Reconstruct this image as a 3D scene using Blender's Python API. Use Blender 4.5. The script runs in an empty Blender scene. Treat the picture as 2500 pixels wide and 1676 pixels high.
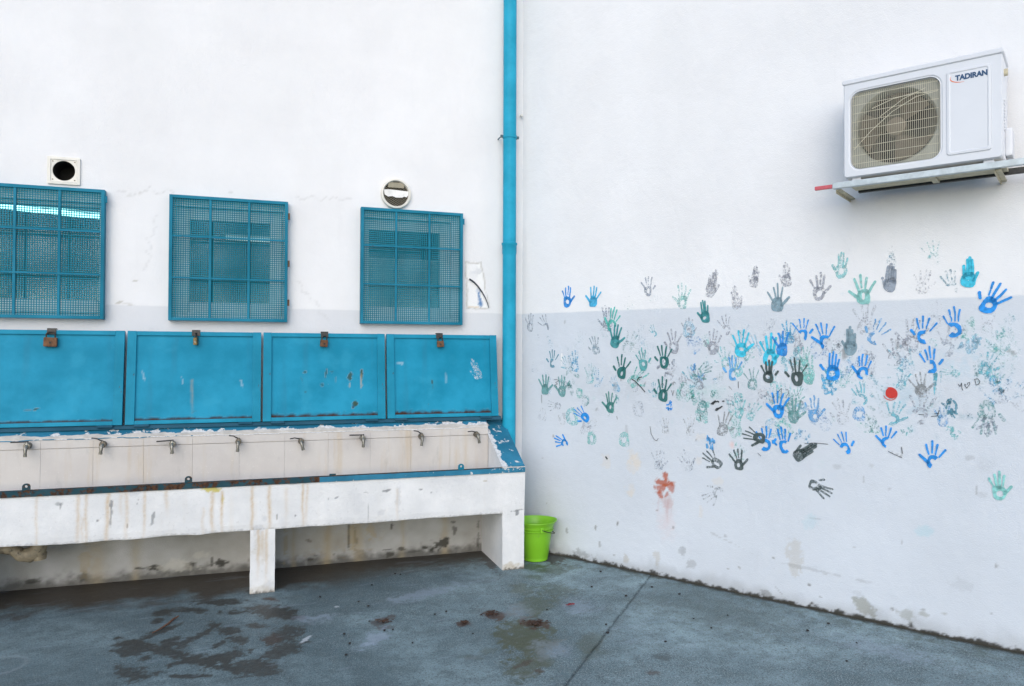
import bpy, bmesh, math, random
import numpy as np
from mathutils import Vector, Matrix

PI = math.pi
rad = math.radians
scene = bpy.context.scene
COL = scene.collection

# ------------------------------------------------------------------ camera
cam_data = bpy.data.cameras.new('camera')
cam_data.sensor_fit = 'HORIZONTAL'
cam_data.sensor_width = 36.0
cam_data.lens = 25.818
cam_data.clip_start = 0.05
cam_data.clip_end = 500.0
cam = bpy.data.objects.new('camera', cam_data)
COL.objects.link(cam)
YAW, PITCH, ROLL = rad(18.431), rad(0.782), rad(0.224)
_f = Vector((math.sin(YAW) * math.cos(PITCH), math.cos(YAW) * math.cos(PITCH), math.sin(PITCH)))
_r = Vector((math.cos(YAW), -math.sin(YAW), 0))
_u = _r.cross(_f)
_r2 = _r * math.cos(ROLL) + _u * math.sin(ROLL)
_u2 = _u * math.cos(ROLL) - _r * math.sin(ROLL)
_m = Matrix((_r2, _u2, -_f)).transposed().to_4x4()
_m.translation = Vector((-1.934, -5.547, 1.55))
cam.matrix_world = _m
scene.camera = cam

# ------------------------------------------------------------------ sky and sun (open, hazy daylight)
SUN_EL, SUN_AZ = rad(30), rad(205)          # azimuth clockwise from +Y: behind the camera
world = bpy.data.worlds.new('World')
scene.world = world
world.use_nodes = True
wn = world.node_tree
wn.nodes.clear()
w_out = wn.nodes.new('ShaderNodeOutputWorld')
w_bg = wn.nodes.new('ShaderNodeBackground')
w_sky = wn.nodes.new('ShaderNodeTexSky')
w_sky.sky_type = 'NISHITA'
w_sky.sun_disc = False
w_sky.sun_elevation = SUN_EL
w_sky.sun_rotation = SUN_AZ
w_sky.air_density = 1.0
w_sky.dust_density = 1.0
w_sky.ozone_density = 1.0
w_bg.inputs['Strength'].default_value = 0.15
wn.links.new(w_sky.outputs[0], w_bg.inputs['Color'])
wn.links.new(w_bg.outputs[0], w_out.inputs['Surface'])

sun_data = bpy.data.lights.new('sun', 'SUN')
sun_data.energy = 0.8
sun_data.angle = rad(60)
sun_data.color = (1.0, 0.985, 0.965)
sun = bpy.data.objects.new('sun', sun_data)
COL.objects.link(sun)
_to_sun = Vector((math.sin(SUN_AZ) * math.cos(SUN_EL), math.cos(SUN_AZ) * math.cos(SUN_EL), math.sin(SUN_EL)))
sun.rotation_euler = (-_to_sun).to_track_quat('-Z', 'Y').to_euler()
sun.location = _to_sun * 30

vs = scene.view_settings
vs.view_transform = 'Standard'
vs.look = 'None'
vs.gamma = 1.0
vs.use_curve_mapping = False
vs.exposure = 0.57
scene.cycles.max_bounces = 7
scene.cycles.diffuse_bounces = 3
scene.cycles.glossy_bounces = 2

# ------------------------------------------------------------------ object helpers
def link(o, parent=None):
    COL.objects.link(o)
    if parent is not None:
        o.parent = parent
    return o

def tag(o, label=None, cat=None, group=None, kind=None):
    if label: o['label'] = label
    if cat: o['category'] = cat
    if group: o['group'] = group
    if kind: o['kind'] = kind
    return o

def thing(name, label, cat, loc=(0, 0, 0), rot=(0, 0, 0), group=None):
    o = link(bpy.data.objects.new(name, None))
    o.empty_display_size = 0.1
    o.location = loc
    o.rotation_euler = rot
    return tag(o, label, cat, group)

def clean(me):
    """an empty stain layer, so that stained materials can be used on every mesh"""
    at = me.color_attributes.new('stain', 'FLOAT_COLOR', 'POINT')
    at.data.foreach_set('color', [0.0] * (4 * len(me.vertices)))

def obj(name, bm, mat, parent=None, smooth=False):
    me = bpy.data.meshes.new(name)
    bm.normal_update()
    bm.to_mesh(me)
    bm.free()
    if mat: me.materials.append(mat)
    clean(me)
    if smooth:
        me.polygons.foreach_set('use_smooth', [True] * len(me.polygons))
        try: me.set_sharp_from_angle(angle=rad(40))
        except Exception: pass
    return link(bpy.data.objects.new(name, me), parent)

def add_box(bm, x0, x1, y0, y1, z0, z1, bev=0.0):
    b = bmesh.new()
    v = [b.verts.new((x, y, z)) for x in (x0, x1) for y in (y0, y1) for z in (z0, z1)]
    for f in ((0, 1, 3, 2), (4, 6, 7, 5), (0, 4, 5, 1), (2, 3, 7, 6), (0, 2, 6, 4), (1, 5, 7, 3)):
        b.faces.new([v[i] for i in f])
    if bev > 0:
        bmesh.ops.bevel(b, geom=list(b.edges), offset=bev, segments=2, affect='EDGES', profile=0.6)
    bmesh.ops.recalc_face_normals(b, faces=list(b.faces))
    merge(bm, b)

def merge(bm, b):
    me = bpy.data.meshes.new('tmp')
    b.to_mesh(me)
    b.free()
    bm.from_mesh(me)
    bpy.data.meshes.remove(me)

def box(*a, bev=0.0):
    bm = bmesh.new()
    add_box(bm, *a, bev=bev)
    return bm

def add_tube(bm, pts, r, n=10, caps=True):
    pts = [Vector(p) for p in pts]
    rr = r if isinstance(r, (list, tuple)) else [r] * len(pts)
    rings = []
    side = None
    for i, p in enumerate(pts):
        t = (pts[min(i + 1, len(pts) - 1)] - pts[max(i - 1, 0)]).normalized()
        if side is None:
            side = t.orthogonal().normalized()
        else:
            side = (side - t * side.dot(t)).normalized()
        up = t.cross(side)
        rings.append([bm.verts.new(p + (side * math.cos(2 * PI * k / n) + up * math.sin(2 * PI * k / n)) * rr[i]) for k in range(n)])
    for a, b in zip(rings, rings[1:]):
        for k in range(n):
            bm.faces.new((a[k], a[(k + 1) % n], b[(k + 1) % n], b[k]))
    if caps:
        bm.faces.new(rings[0][::-1])
        bm.faces.new(rings[-1])

def tube(pts, r, n=10):
    bm = bmesh.new()
    add_tube(bm, pts, r, n)
    return bm

def lathe(bm, prof, n=32, centre=(0, 0, 0), fx=None):
    rings = []
    for r, z in prof:
        ring = []
        for k in range(n):
            a = 2 * PI * k / n
            rr = r if fx is None else fx(r, z, a)
            ring.append(bm.verts.new((centre[0] + rr * math.cos(a), centre[1] + rr * math.sin(a), centre[2] + z)))
        rings.append(ring)
    for a, b in zip(rings, rings[1:]):
        for k in range(n):
            bm.faces.new((a[k], a[(k + 1) % n], b[(k + 1) % n], b[k]))
    return rings

def rrect(cx, cz, w, h, r, n=6):
    pts = []
    for (sx, sz, a0) in ((1, 1, 0), (-1, 1, 90), (-1, -1, 180), (1, -1, 270)):
        for k in range(n + 1):
            a = rad(a0 + 90 * k / n)
            pts.append((cx + sx * (w / 2 - r) + r * math.cos(a), cz + sz * (h / 2 - r) + r * math.sin(a)))
    return pts

def loop_y(bm, pts, y):
    return [bm.verts.new((p[0], y, p[1])) for p in pts]

def bridge(bm, a, b):
    n = len(a)
    for k in range(n):
        bm.faces.new((a[k], a[(k + 1) % n], b[(k + 1) % n], b[k]))

# ------------------------------------------------------------------ numpy noise, used to give stains their ragged shapes
def vnoise(x, y, seed):
    xi, yi = np.floor(x).astype(np.int64), np.floor(y).astype(np.int64)
    xf, yf = x - xi, y - yi
    xf, yf = xf * xf * (3 - 2 * xf), yf * yf * (3 - 2 * yf)
    def h(a, b):
        v = (a * 374761393 + b * 668265263 + seed * 974634541) & 0xffffffff
        v = ((v ^ (v >> 13)) * 1274126177) & 0xffffffff
        return ((v ^ (v >> 16)) & 0xffff) / 65535.0
    return (h(xi, yi) * (1 - xf) + h(xi + 1, yi) * xf) * (1 - yf) + (h(xi, yi + 1) * (1 - xf) + h(xi + 1, yi + 1) * xf) * yf

def fbm(x, y, seed, oct=4):
    s, a, t = 0, 1.0, 0
    for o in range(oct):
        s = s + a * vnoise(x * 2 ** o, y * 2 ** o, seed + o)
        t += a
        a *= 0.55
    return s / t

def sstep(e0, e1, x):
    t = np.clip((x - e0) / (e1 - e0), 0, 1)
    return t * t * (3 - 2 * t)

STAIN_COL = dict(
    wet=(.034, .037, .035), moss=(.060, .070, .040), rust=(.055, .028, .019), pale=(.30, .36, .44), white=(.6, .63, .66), brown=(.045, .038, .030),
    bare=(.33, .34, .31), dirt=(.16, .16, .15), tan=(.38, .31, .19), cream=(.72, .60, .45), cyanf=(.25, .58, .66), redrust=(.42, .10, .045),
    pink=(.70, .50, .48), haze=(.46, .49, .53), hazeb=(.38, .56, .66), hazeg=(.40, .60, .57), hazet=(.26, .40, .45), mould=(.045, .043, .036),
    limew=(.55, .53, .47), graym=(.45, .43, .38), bluep=(.07, .20, .42), slatep=(.35, .38, .46), palegray=(.52, .53, .55), peel=(.20, .21, .22),
    yellow=(.50, .42, .03), orange=(.52, .37, .20), rustd=(.05, .022, .014), scratch=(.045, .075, .05), whit=(.62, .68, .72), dirtf=(.05, .05, .042))
STAIN_COL['pale_w'] = (.86, .85, .84)

class Stain:
    """RGBA stain layer on a rectilinear grid (colour of the stain, how much of it)"""
    def __init__(s, U, V, seed=1):
        s.U, s.V = U, V
        s.rgb = np.zeros(U.shape + (3,)); s.rgb[...] = .5
        s.a = np.zeros(U.shape)
        s.n1 = fbm(U * 7, V * 7, seed); s.n2 = fbm(U * 26, V * 26, seed + 9); s.n3 = fbm(U * 90, V * 90, seed + 20, 2)
    def over(s, m, c):
        c = np.array(STAIN_COL[c] if isinstance(c, str) else c)
        na = m + s.a * (1 - m)
        k = np.where(na > 1e-6, m / np.maximum(na, 1e-6), 0)[..., None]
        s.rgb = s.rgb * (1 - k) + c * k
        s.a = na
    def blob(s, u, v, ru, rv, rot, c, a, rough=1.0, soft=.35):
        if c.startswith('haze') or c == 'pink':
            soft = .9
        du, dv = s.U - u, s.V - v
        cr, sr = math.cos(rot), math.sin(rot)
        x, y = (du * cr + dv * sr) / max(ru, .004), (-du * sr + dv * cr) / max(rv, .004)
        d = np.sqrt(x * x + y * y) + rough * ((s.n1 - .5) * (1.2 if max(ru, rv) > .06 else .3) + (s.n2 - .5) * 1.9 + (s.n3 - .5) * .9)
        m = sstep(1 + soft * .6, 1 - soft, d) * a
        if c in ('wet', 'moss', 'rust'):
            m = np.maximum(m * (.72 + .5 * s.n3), sstep(1.7, .6, d) * a * .45 * sstep(.35, .6, s.n2))
        if c.startswith('haze'):
            m = m * sstep(.38, .68, s.n2 * .6 + s.n3 * .25 + s.n1 * .2)
        s.over(m, c)
    def drip(s, u, v, l, a, c, w=.006):
        t = (v - s.V) / l
        wob = (fbm(s.V * 9 + u * 50, s.V * 0, 5) - .5) * .02
        m = np.exp(-((s.U - u - wob) / (w * (1 + .5 * s.n2))) ** 2) * sstep(-.03, .03, t) * sstep(1.1, .3, t) * a * (.45 + .8 * s.n3)
        s.over(np.clip(m, 0, 1), c)

def grid_obj(name, us, vs_, fn, mat, parent=None, holes=(), stain=None, extra=None):
    """sheet over a rectilinear grid us x vs, fn(U,V)->xyz, faces inside holes left out"""
    U, V = np.meshgrid(us, vs_, indexing='ij')
    P = np.stack(fn(U, V), -1).reshape(-1, 3)
    nu, nv = len(us), len(vs_)
    i, j = np.meshgrid(np.arange(nu - 1), np.arange(nv - 1), indexing='ij')
    keep = np.ones(i.shape, bool)
    uc, vc = (us[:-1] + us[1:]) / 2, (vs_[:-1] + vs_[1:]) / 2
    for (a, b, c, d) in holes:
        keep &= ~(((uc > a) & (uc < b))[:, None] & ((vc > c) & (vc < d))[None, :])
    i, j = i[keep], j[keep]
    F = np.stack([i * nv + j, (i + 1) * nv + j, (i + 1) * nv + j + 1, i * nv + j + 1], -1)
    verts, loops = P, F.reshape(-1)
    nf = len(F)
    ev, ef = extra if extra else ([], [])
    if ev:
        off = len(verts)
        verts = np.concatenate([verts, np.array(ev, float)])
        loops = np.concatenate([loops, np.array(ef).reshape(-1) + off])
        nf += len(ef)
    me = bpy.data.meshes.new(name)
    me.vertices.add(len(verts)); me.vertices.foreach_set('co', verts.astype(np.float32).reshape(-1))
    me.loops.add(len(loops)); me.loops.foreach_set('vertex_index', loops.astype(np.int32))
    me.polygons.add(nf)
    me.polygons.foreach_set('loop_start', np.arange(0, nf * 4, 4, dtype=np.int32))
    me.polygons.foreach_set('loop_total', np.full(nf, 4, np.int32))
    me.update(calc_edges=True)
    at = me.color_attributes.new('stain', 'FLOAT_COLOR', 'POINT')
    C = np.zeros((len(verts), 4), np.float32)
    if stain is not None:
        C[:nu * nv, :3] = stain.rgb.reshape(-1, 3)
        C[:nu * nv, 3] = np.clip(stain.a, 0, 1).reshape(-1)
    at.data.foreach_set('color', C.reshape(-1))
    me.materials.append(mat)
    return link(bpy.data.objects.new(name, me), parent)

def segs(brk, step):
    out = []
    for a, b, s in zip(brk, brk[1:], step):
        n = max(1, int(round((b - a) / s)))
        out += list(np.linspace(a, b, n, endpoint=False))
    return np.array(out + [brk[-1]])

# ------------------------------------------------------------------ materials
class NT:
    def __init__(s, name):
        s.m = bpy.data.materials.new(name); s.m.use_nodes = True
        s.t = s.m.node_tree; s.t.nodes.clear()
        s.out = s.t.nodes.new('ShaderNodeOutputMaterial')
    def n(s, typ, **kw):
        nd = s.t.nodes.new('ShaderNode' + typ)
        for k, v in kw.items(): setattr(nd, k, v)
        return nd
    def l(s, a, b): s.t.links.new(a, b)
    def set(s, sock, v):
        if hasattr(v, 'is_output'): s.l(v, sock)
        else: sock.default_value = v
    def noise(s, scale, detail=4, rough=.6, vec=None, dist=0.0):
        nd = s.n('TexNoise'); nd.inputs['Scale'].default_value = scale; nd.inputs['Detail'].default_value = detail
        nd.inputs['Roughness'].default_value = rough; nd.inputs['Distortion'].default_value = dist
        if vec is not None: s.l(vec, nd.inputs['Vector'])
        return nd.outputs['Fac']
    def math(s, op, a, b=0.0, c=0.0):
        nd = s.n('Math', operation=op)
        for k, v in enumerate((a, b, c)): s.set(nd.inputs[k], v)
        return nd.outputs[0]
    def ramp(s, v, lo, hi, a=0.0, b=1.0):
        nd = s.n('MapRange', interpolation_type='SMOOTHSTEP')
        for k, x in zip(('Value', 'From Min', 'From Max', 'To Min', 'To Max'), (v, lo, hi, a, b)): s.set(nd.inputs[k], x)
        return nd.outputs['Result']
    def mix(s, f, a, b, blend='MIX'):
        nd = s.n('Mix', data_type='RGBA', blend_type=blend)
        s.set(nd.inputs[0], f)
        for k, v in ((6, a), (7, b)):
            if isinstance(v, tuple): nd.inputs[k].default_value = (*v, 1) if len(v) == 3 else v
            else: s.l(v, nd.inputs[k])
        return nd.outputs[2]
    def coord(s, which='Object'): return s.n('TexCoord').outputs[which]
    def scaled(s, vec, sc):
        nd = s.n('Mapping'); s.l(vec, nd.inputs['Vector']); nd.inputs['Scale'].default_value = sc
        return nd.outputs[0]
    def bump(s, h, strength, dist=.01):
        nd = s.n('Bump'); nd.inputs['Strength'].default_value = strength; nd.inputs['Distance'].default_value = dist
        s.l(h, nd.inputs['Height']); return nd.outputs[0]
    def bsdf(s, col, rough=.6, metal=0.0, normal=None, alpha=None, spec=None, emit=None):
        b = s.n('BsdfPrincipled')
        if isinstance(col, tuple): b.inputs['Base Color'].default_value = (*col, 1)
        else: s.l(col, b.inputs['Base Color'])
        s.set(b.inputs['Roughness'], rough); s.set(b.inputs['Metallic'], metal)
        if normal is not None: s.l(normal, b.inputs['Normal'])
        if alpha is not None: s.set(b.inputs['Alpha'], alpha)
        if spec is not None: s.set(b.inputs['Specular IOR Level'], spec)
        if emit: b.inputs['Emission Color'].default_value = (*emit[0], 1); b.inputs['Emission Strength'].default_value = emit[1]
        s.l(b.outputs[0], s.out.inputs['Surface'])
        return s.m
    def stain(s, base, vec, amp=.55, fine=220):
        at = s.n('Attribute', attribute_type='GEOMETRY', attribute_name='stain')
        k = s.math('MULTIPLY', s.math('SUBTRACT', s.noise(fine, 3, .7, vec), .5), amp)
        k = s.math('MULTIPLY', k, s.math('MULTIPLY', s.math('MULTIPLY', at.outputs['Alpha'], s.math('SUBTRACT', 1.0, at.outputs['Alpha'])), 4.0))
        f = s.n('Clamp'); s.l(s.math('ADD', at.outputs['Alpha'], k), f.inputs[0])
        return s.mix(f.outputs[0], base, at.outputs['Color']), f.outputs[0]

def mat_wall(name, band_z, upper, lower):
    t = NT(name)
    co = t.coord()
    sep = t.n('SeparateXYZ'); t.l(co, sep.inputs[0])
    wav = t.math('MULTIPLY', t.math('SUBTRACT', t.noise(3.0, 5, .6, co), .5), .012)
    band = t.ramp(t.math('ADD', sep.outputs['Z'], wav), band_z - .008, band_z + .008)
    base = t.mix(band, lower, upper)
    mott = t.ramp(t.noise(1.3, 6, .62, co), .3, .75, .94, 1.02)
    mm = t.n('CombineColor'); [t.l(mott, mm.inputs[k]) for k in range(3)]
    base = t.mix(1.0, base, mm.outputs[0], 'MULTIPLY')
    # faint grime runs and rubbed patches
    run = t.noise(6.0, 5, .6, t.scaled(co, (1.0, 1.0, .12)))
    base = t.mix(t.ramp(run, .58, .85, 0, .16), base, (.52, .52, .53))
    col, f = t.stain(base, co)
    h = t.math('ADD', t.math('MULTIPLY', t.noise(150, 2, .7, co), .6), t.math('MULTIPLY', t.noise(18, 3, .6, co), .8))
    h = t.math('ADD', h, t.math('MULTIPLY', t.noise(3.5, 3, .55, t.scaled(co, (1, 1, .55)), .6), 2.2))
    h = t.math('SUBTRACT', h, t.math('MULTIPLY', f, .15))
    return t.bsdf(col, .82, normal=t.bump(h, .5, .007), spec=.2)

def mat_concrete_floor():
    t = NT('ground_concrete')
    co = t.coord()
    n1 = t.noise(1.1, 6, .68, co, .4)
    n2 = t.noise(9, 6, .68, co)
    n3 = t.noise(130, 2, .75, co)
    base = t.mix(t.ramp(n1, .36, .66), (.098, .150, .165), (.270, .375, .400))
    base = t.mix(t.ramp(n2, .42, .66, 0, .7), base, (.085, .122, .128))
    base = t.mix(t.ramp(n3, .50, .66, 0, .65), base, (.27, .33, .35))
    base = t.mix(t.ramp(t.noise(75, 3, .75, co), .54, .64, 0, .75), base, (.075, .085, .09))
    str_ = t.noise(5, 5, .62, t.scaled(co, (.35, 2.2, 1)))
    base = t.mix(t.ramp(str_, .56, .8, 0, .4), base, (.20, .29, .33))
    base = t.mix(t.ramp(t.noise(170, 2, .6, co), .58, .66, 0, .7), base, (.42, .47, .49))
    base = t.mix(t.ramp(t.noise(110, 2, .6, co), .60, .66, 0, .8), base, (.045, .06, .065))
    col, f = t.stain(base, co, .95, 120)
    rough = t.ramp(f, 0, 1, .72, .5)
    h = t.math('ADD', t.math('MULTIPLY', n3, .5), n2)
    return t.bsdf(col, rough, normal=t.bump(h, .5, .008), spec=.35)

def mat_trough(name='trough_plaster'):
    t = NT(name)
    co = t.coord()
    n = t.noise(4, 6, .65, co)
    base = t.mix(t.ramp(n, .35, .75), (.655, .66, .665), (.765, .765, .765))
    base = t.mix(t.ramp(t.noise(45, 4, .7, co), .58, .75, 0, .35), base, (.42, .42, .42))
    run = t.noise(9, 5, .6, t.scaled(co, (1.0, 1.0, .1)))
    base = t.mix(t.ramp(run, .55, .8, 0, .3), base, (.62, .53, .40))
    col, f = t.stain(base, co, .6, 200)
    h = t.math('SUBTRACT', t.math('ADD', t.math('MULTIPLY', t.noise(130, 4, .7, co), .5), t.noise(14, 5, .6, co)), t.math('MULTIPLY', f, .2))
    return t.bsdf(col, .8, normal=t.bump(h, .5, .01), spec=.25)

def mat_chipped_blue(name, amount, base_c=(.008, .125, .21), under=(.66, .66, .66)):
    t = NT(name)
    co = t.coord()
    n = t.noise(13, 6, .68, co, .3)
    blue = t.mix(t.ramp(t.noise(5, 4, .6, co), .3, .7), base_c, tuple(min(1, c * 1.5 + .01) for c in base_c))
    at = t.n('Attribute', attribute_type='GEOMETRY', attribute_name='stain')
    k = t.math('ADD', n, t.math('MULTIPLY', at.outputs['Alpha'], .4))
    chip = t.ramp(k, amount, amount + .03)
    col = t.mix(chip, blue, t.mix(t.ramp(t.noise(60, 3, .6, co), .35, .7), under, (.45, .46, .47)))
    return t.bsdf(col, .6, normal=t.bump(t.math('SUBTRACT', t.noise(70, 4, .6, co), chip), .4, .004), spec=.4)

def mat_blue_metal(name, c, rust=0.0, rough=.45, chip=.35):
    t = NT(name)
    co = t.coord()
    dark = tuple(v * .82 for v in c); lite = tuple(min(1, v * 1.1 + .012) for v in c)
    base = t.mix(t.ramp(t.noise(3.2, 6, .6, co), .3, .72), dark, lite)
    base = t.mix(t.ramp(t.noise(55, 4, .7, co), .6, .78, 0, .3), base, tuple(v * .6 for v in c))
    base = t.mix(t.ramp(t.noise(11, 5, .65, t.scaled(co, (1, 1, .10))), .52, .78, 0, .35), base, tuple(v * .62 + .02 for v in c))
    base = t.mix(t.ramp(t.noise(33, 4, .7, co), .72, .76, 0, chip), base, (.42, .46, .47))
    if rust > 0:
        base = t.mix(t.ramp(t.noise(17, 6, .7, co), .78 - rust, .84 - rust * .9), base, t.mix(t.ramp(t.noise(70, 3, .6, co), .3, .7), (.025, .014, .010), (.10, .046, .022)))
    col, f = t.stain(base, co, .6, 300)
    return t.bsdf(col, t.ramp(f, 0, 1, rough + .12, .8), normal=t.bump(t.math('ADD', t.noise(60, 3, .6, co), t.math('MULTIPLY', t.noise(5, 2, .5, co), 6.0)), .16, .003), spec=.16)

def mat_simple(name, c, rough=.5, metal=0.0, var=.18, scale=14, bump=.1, spec=.5, dirt=None):
    t = NT(name)
    co = t.coord()
    base = t.mix(t.ramp(t.noise(scale, 5, .65, co), .28, .74), tuple(v * (1 - var) for v in c), tuple(min(1, v * (1 + var * .7)) for v in c))
    if dirt:
        base = t.mix(t.ramp(t.noise(scale * 1.7, 6, .7, co), dirt[1], dirt[1] + .14), base, dirt[0])
    return t.bsdf(base, rough, metal, normal=t.bump(t.noise(scale * 7, 3, .6, co), bump, .003), spec=spec)

def mat_tile():
    t = NT('glazed_tile')
    co = t.n('NewGeometry').outputs['Position']
    base = t.mix(t.ramp(t.noise(3, 5, .6, co), .3, .7), (.50, .47, .45), (.57, .54, .51))
    base = t.mix(t.ramp(t.noise(9, 5, .65, t.scaled(co, (1, 1, .09))), .50, .74, 0, .6), base, (.50, .40, .27))
    base = t.mix(t.ramp(t.noise(16, 5, .7, t.scaled(co, (1, 1, .3))), .56, .8, 0, .5), base, (.36, .35, .33))
    base = t.mix(t.ramp(t.noise(70, 3, .7, co), .62, .72, 0, .4), base, (.70, .68, .66))
    return t.bsdf(base, .5, normal=t.bump(t.noise(12, 3, .5, co), .15, .004), spec=.3)

def mat_print():
    """hand paint: colour and coverage come from each print's own object colour"""
    t = NT('hand_paint')
    oi = t.n('ObjectInfo')
    geo = t.n('NewGeometry')
    n = t.math('ADD', t.math('MULTIPLY', t.noise(95, 5, .72, geo.outputs['Position']), .65), t.math('MULTIPLY', t.noise(24, 3, .6, geo.outputs['Position']), .35))
    thr = t.math('SUBTRACT', .63, t.math('MULTIPLY', oi.outputs['Alpha'], .40))
    a = t.math('DIVIDE', t.math('SUBTRACT', n, thr), .13)
    cl = t.n('Clamp'); t.l(a, cl.inputs[0])
    a = t.math('MULTIPLY', cl.outputs[0], t.math('ADD', t.math('MULTIPLY', oi.outputs['Alpha'], .62), .30))
    tone = t.ramp(t.noise(40, 4, .6, geo.outputs['Position']), .3, .7, .78, 1.3)
    mm = t.n('CombineColor'); [t.l(tone, mm.inputs[k]) for k in range(3)]
    col = t.mix(1.0, oi.outputs['Color'], mm.outputs[0], 'MULTIPLY')
    return t.bsdf(col, .7, alpha=a, spec=.3)

def mat_glass():
    t = NT('window_glass')
    g = t.n('BsdfGlossy'); g.inputs['Roughness'].default_value = .03; g.inputs['Color'].default_value = (.9, .95, 1, 1)
    tr = t.n('BsdfTransparent'); tr.inputs['Color'].default_value = (.80, .86, .86, 1)
    fr = t.n('Fresnel'); fr.inputs['IOR'].default_value = 1.5
    mx = t.n('MixShader'); t.l(fr.outputs[0], mx.inputs[0]); t.l(tr.outputs[0], mx.inputs[1]); t.l(g.outputs[0], mx.inputs[2])
    t.l(mx.outputs[0], t.out.inputs['Surface'])
    return t.m

BAND_Z = 1.863
M = {}
M['wall_l'] = mat_wall('wall_paint_left', BAND_Z, (.79, .785, .79), (.675, .68, .70))
M['wall_r'] = mat_wall('wall_paint_right', BAND_Z, (.785, .79, .805), (.615, .655, .71))
M['floor'] = mat_concrete_floor()
M['soil'] = mat_simple('joint_dirt', (.035, .035, .032), .95)
M['plaster'] = mat_trough()
M['rim'] = mat_chipped_blue('chipped_blue_paint', .60)
M['angle'] = mat_blue_metal('rim_angle_paint', (.014, .060, .080), .31, .6)
M['lid'] = mat_blue_metal('lid_blue_paint', (.002, .245, .395), 0.0, .42)
M['lidframe'] = mat_blue_metal('lid_frame_paint', (.003, .235, .37), .13, .42)
M['hinge'] = mat_blue_metal('hinge_paint', (.014, .085, .14), .12, .5)
M['pipe'] = mat_blue_metal('downpipe_paint', (.012, .33, .50), 0.0, .4)
M['grille'] = mat_blue_metal('grille_paint', (.004, .175, .27), .15, .5)
M['mesh'] = mat_blue_metal('perforated_sheet_paint', (.008, .20, .275), .10, .55)
M['tile'] = mat_tile()
M['grout'] = mat_simple('grout', (.53, .50, .46), .9)
M['steel'] = mat_simple('tap_chrome', (.26, .25, .22), .38, .8, .4, 50, dirt=((.07, .055, .04), .55))
M['steeld'] = mat_simple('tap_body_worn', (.16, .14, .11), .45, .6, .4, 60, dirt=((.10, .06, .035), .55))
M['black'] = mat_simple('black_plastic', (.018, .018, .020), .5)
M['rustm'] = mat_simple('rusty_lock', (.16, .075, .035), .6, .4, .4, 45, .3)
M['brass'] = mat_simple('lock_brass', (.22, .15, .06), .45, .7, .35, 45, .2)
M['darksteel'] = mat_simple('dark_steel', (.05, .048, .045), .5, .6, .3, 50)
M['alu'] = mat_simple('aluminium_frame', (.60, .63, .64), .45, .1, .06, 10)
M['glass'] = mat_glass()
M['room'] = mat_simple('room_paint', (.26, .27, .26), .9)
M['tube'] = NT('fluorescent_tube').bsdf((.9, .9, .9), .5, emit=((.45, 1.0, 1.0), 3.0))
M['tube_dim'] = NT('dim_fluorescent_tube').bsdf((.9, .9, .9), .5, emit=((.85, 1.0, .97), .55))
M['plastic'] = mat_simple('vent_plastic', (.74, .71, .64), .5, 0, .08, 8, dirt=((.45, .36, .22), .68))
M['vdark'] = mat_simple('vent_dark', (.022, .020, .016), .8)
M['tape'] = mat_simple('white_tape', (.80, .79, .76), .6, dirt=((.5, .42, .3), .66))
M['wire'] = mat_simple('vent_wire', (.30, .27, .20), .5, .5)
M['ac'] = mat_simple('ac_enamel', (.66, .68, .72), .35, 0, .03, 3, .02)
M['acwire'] = mat_simple('ac_wire', (.62, .58, .45), .45, 0, .1, 20)
M['acfan'] = mat_simple('ac_fan', (.15, .12, .085), .55, 0, .2, 10)
M['acdark'] = mat_simple('ac_dark', (.008, .009, .008), .7)
M['shroud'] = mat_simple('ac_shroud', (.30, .31, .27), .5, 0, .25, 8)
M['galv'] = mat_simple('galvanised', (.50, .55, .57), .45, .45, .15, 25, dirt=((.40, .30, .12), .68))
M['galvy'] = mat_simple('galvanised_worn', (.55, .50, .36), .6, .15, .25, 25, dirt=((.20, .12, .05), .62))
M['red'] = mat_simple('red_plastic', (.55, .10, .12), .5, 0, .15, 60, dirt=((.7, .55, .5), .60))
M['navy'] = mat_simple('logo_navy', (.012, .065, .16), .5, 0, .02)
M['orange'] = mat_simple('logo_orange', (.75, .16, .06), .5, 0, .02)
M['bucket'] = mat_simple('bucket_plastic', (.20, .50, .020), .38, 0, .05, 6, .02, .5, dirt=((.15, .26, .05), .62))
M['pvc'] = mat_simple('old_pvc', (.30, .25, .17), .6, 0, .4, 18, .3, dirt=((.05, .035, .02), .52))
M['print'] = mat_print()
M['ink'] = mat_simple('marker_ink', (.035, .04, .045), .6)
M['inkred'] = mat_simple('red_paint', (.55, .03, .02), .55, 0, .12, 80)
M['leaf'] = mat_simple('leaf_litter', (.055, .028, .018), .8, 0, .5, 60)
M['leafred'] = mat_simple('red_scrap', (.22, .02, .028), .7, 0, .4, 60)
M['grit'] = mat_simple('grit', (.025, .025, .025), .8)
M['twig'] = mat_simple('twig_bark', (.13, .06, .035), .8, 0, .4, 60)
M['cable'] = mat_simple('cable_sheath', (.035, .04, .06), .5, 0, .5, 90)
M['bolt'] = mat_simple('bolt', (.10, .16, .18), .5, .5)
M['blind'] = mat_simple('blind_slat', (.50, .53, .54), .6, 0, .08, 8)


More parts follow.
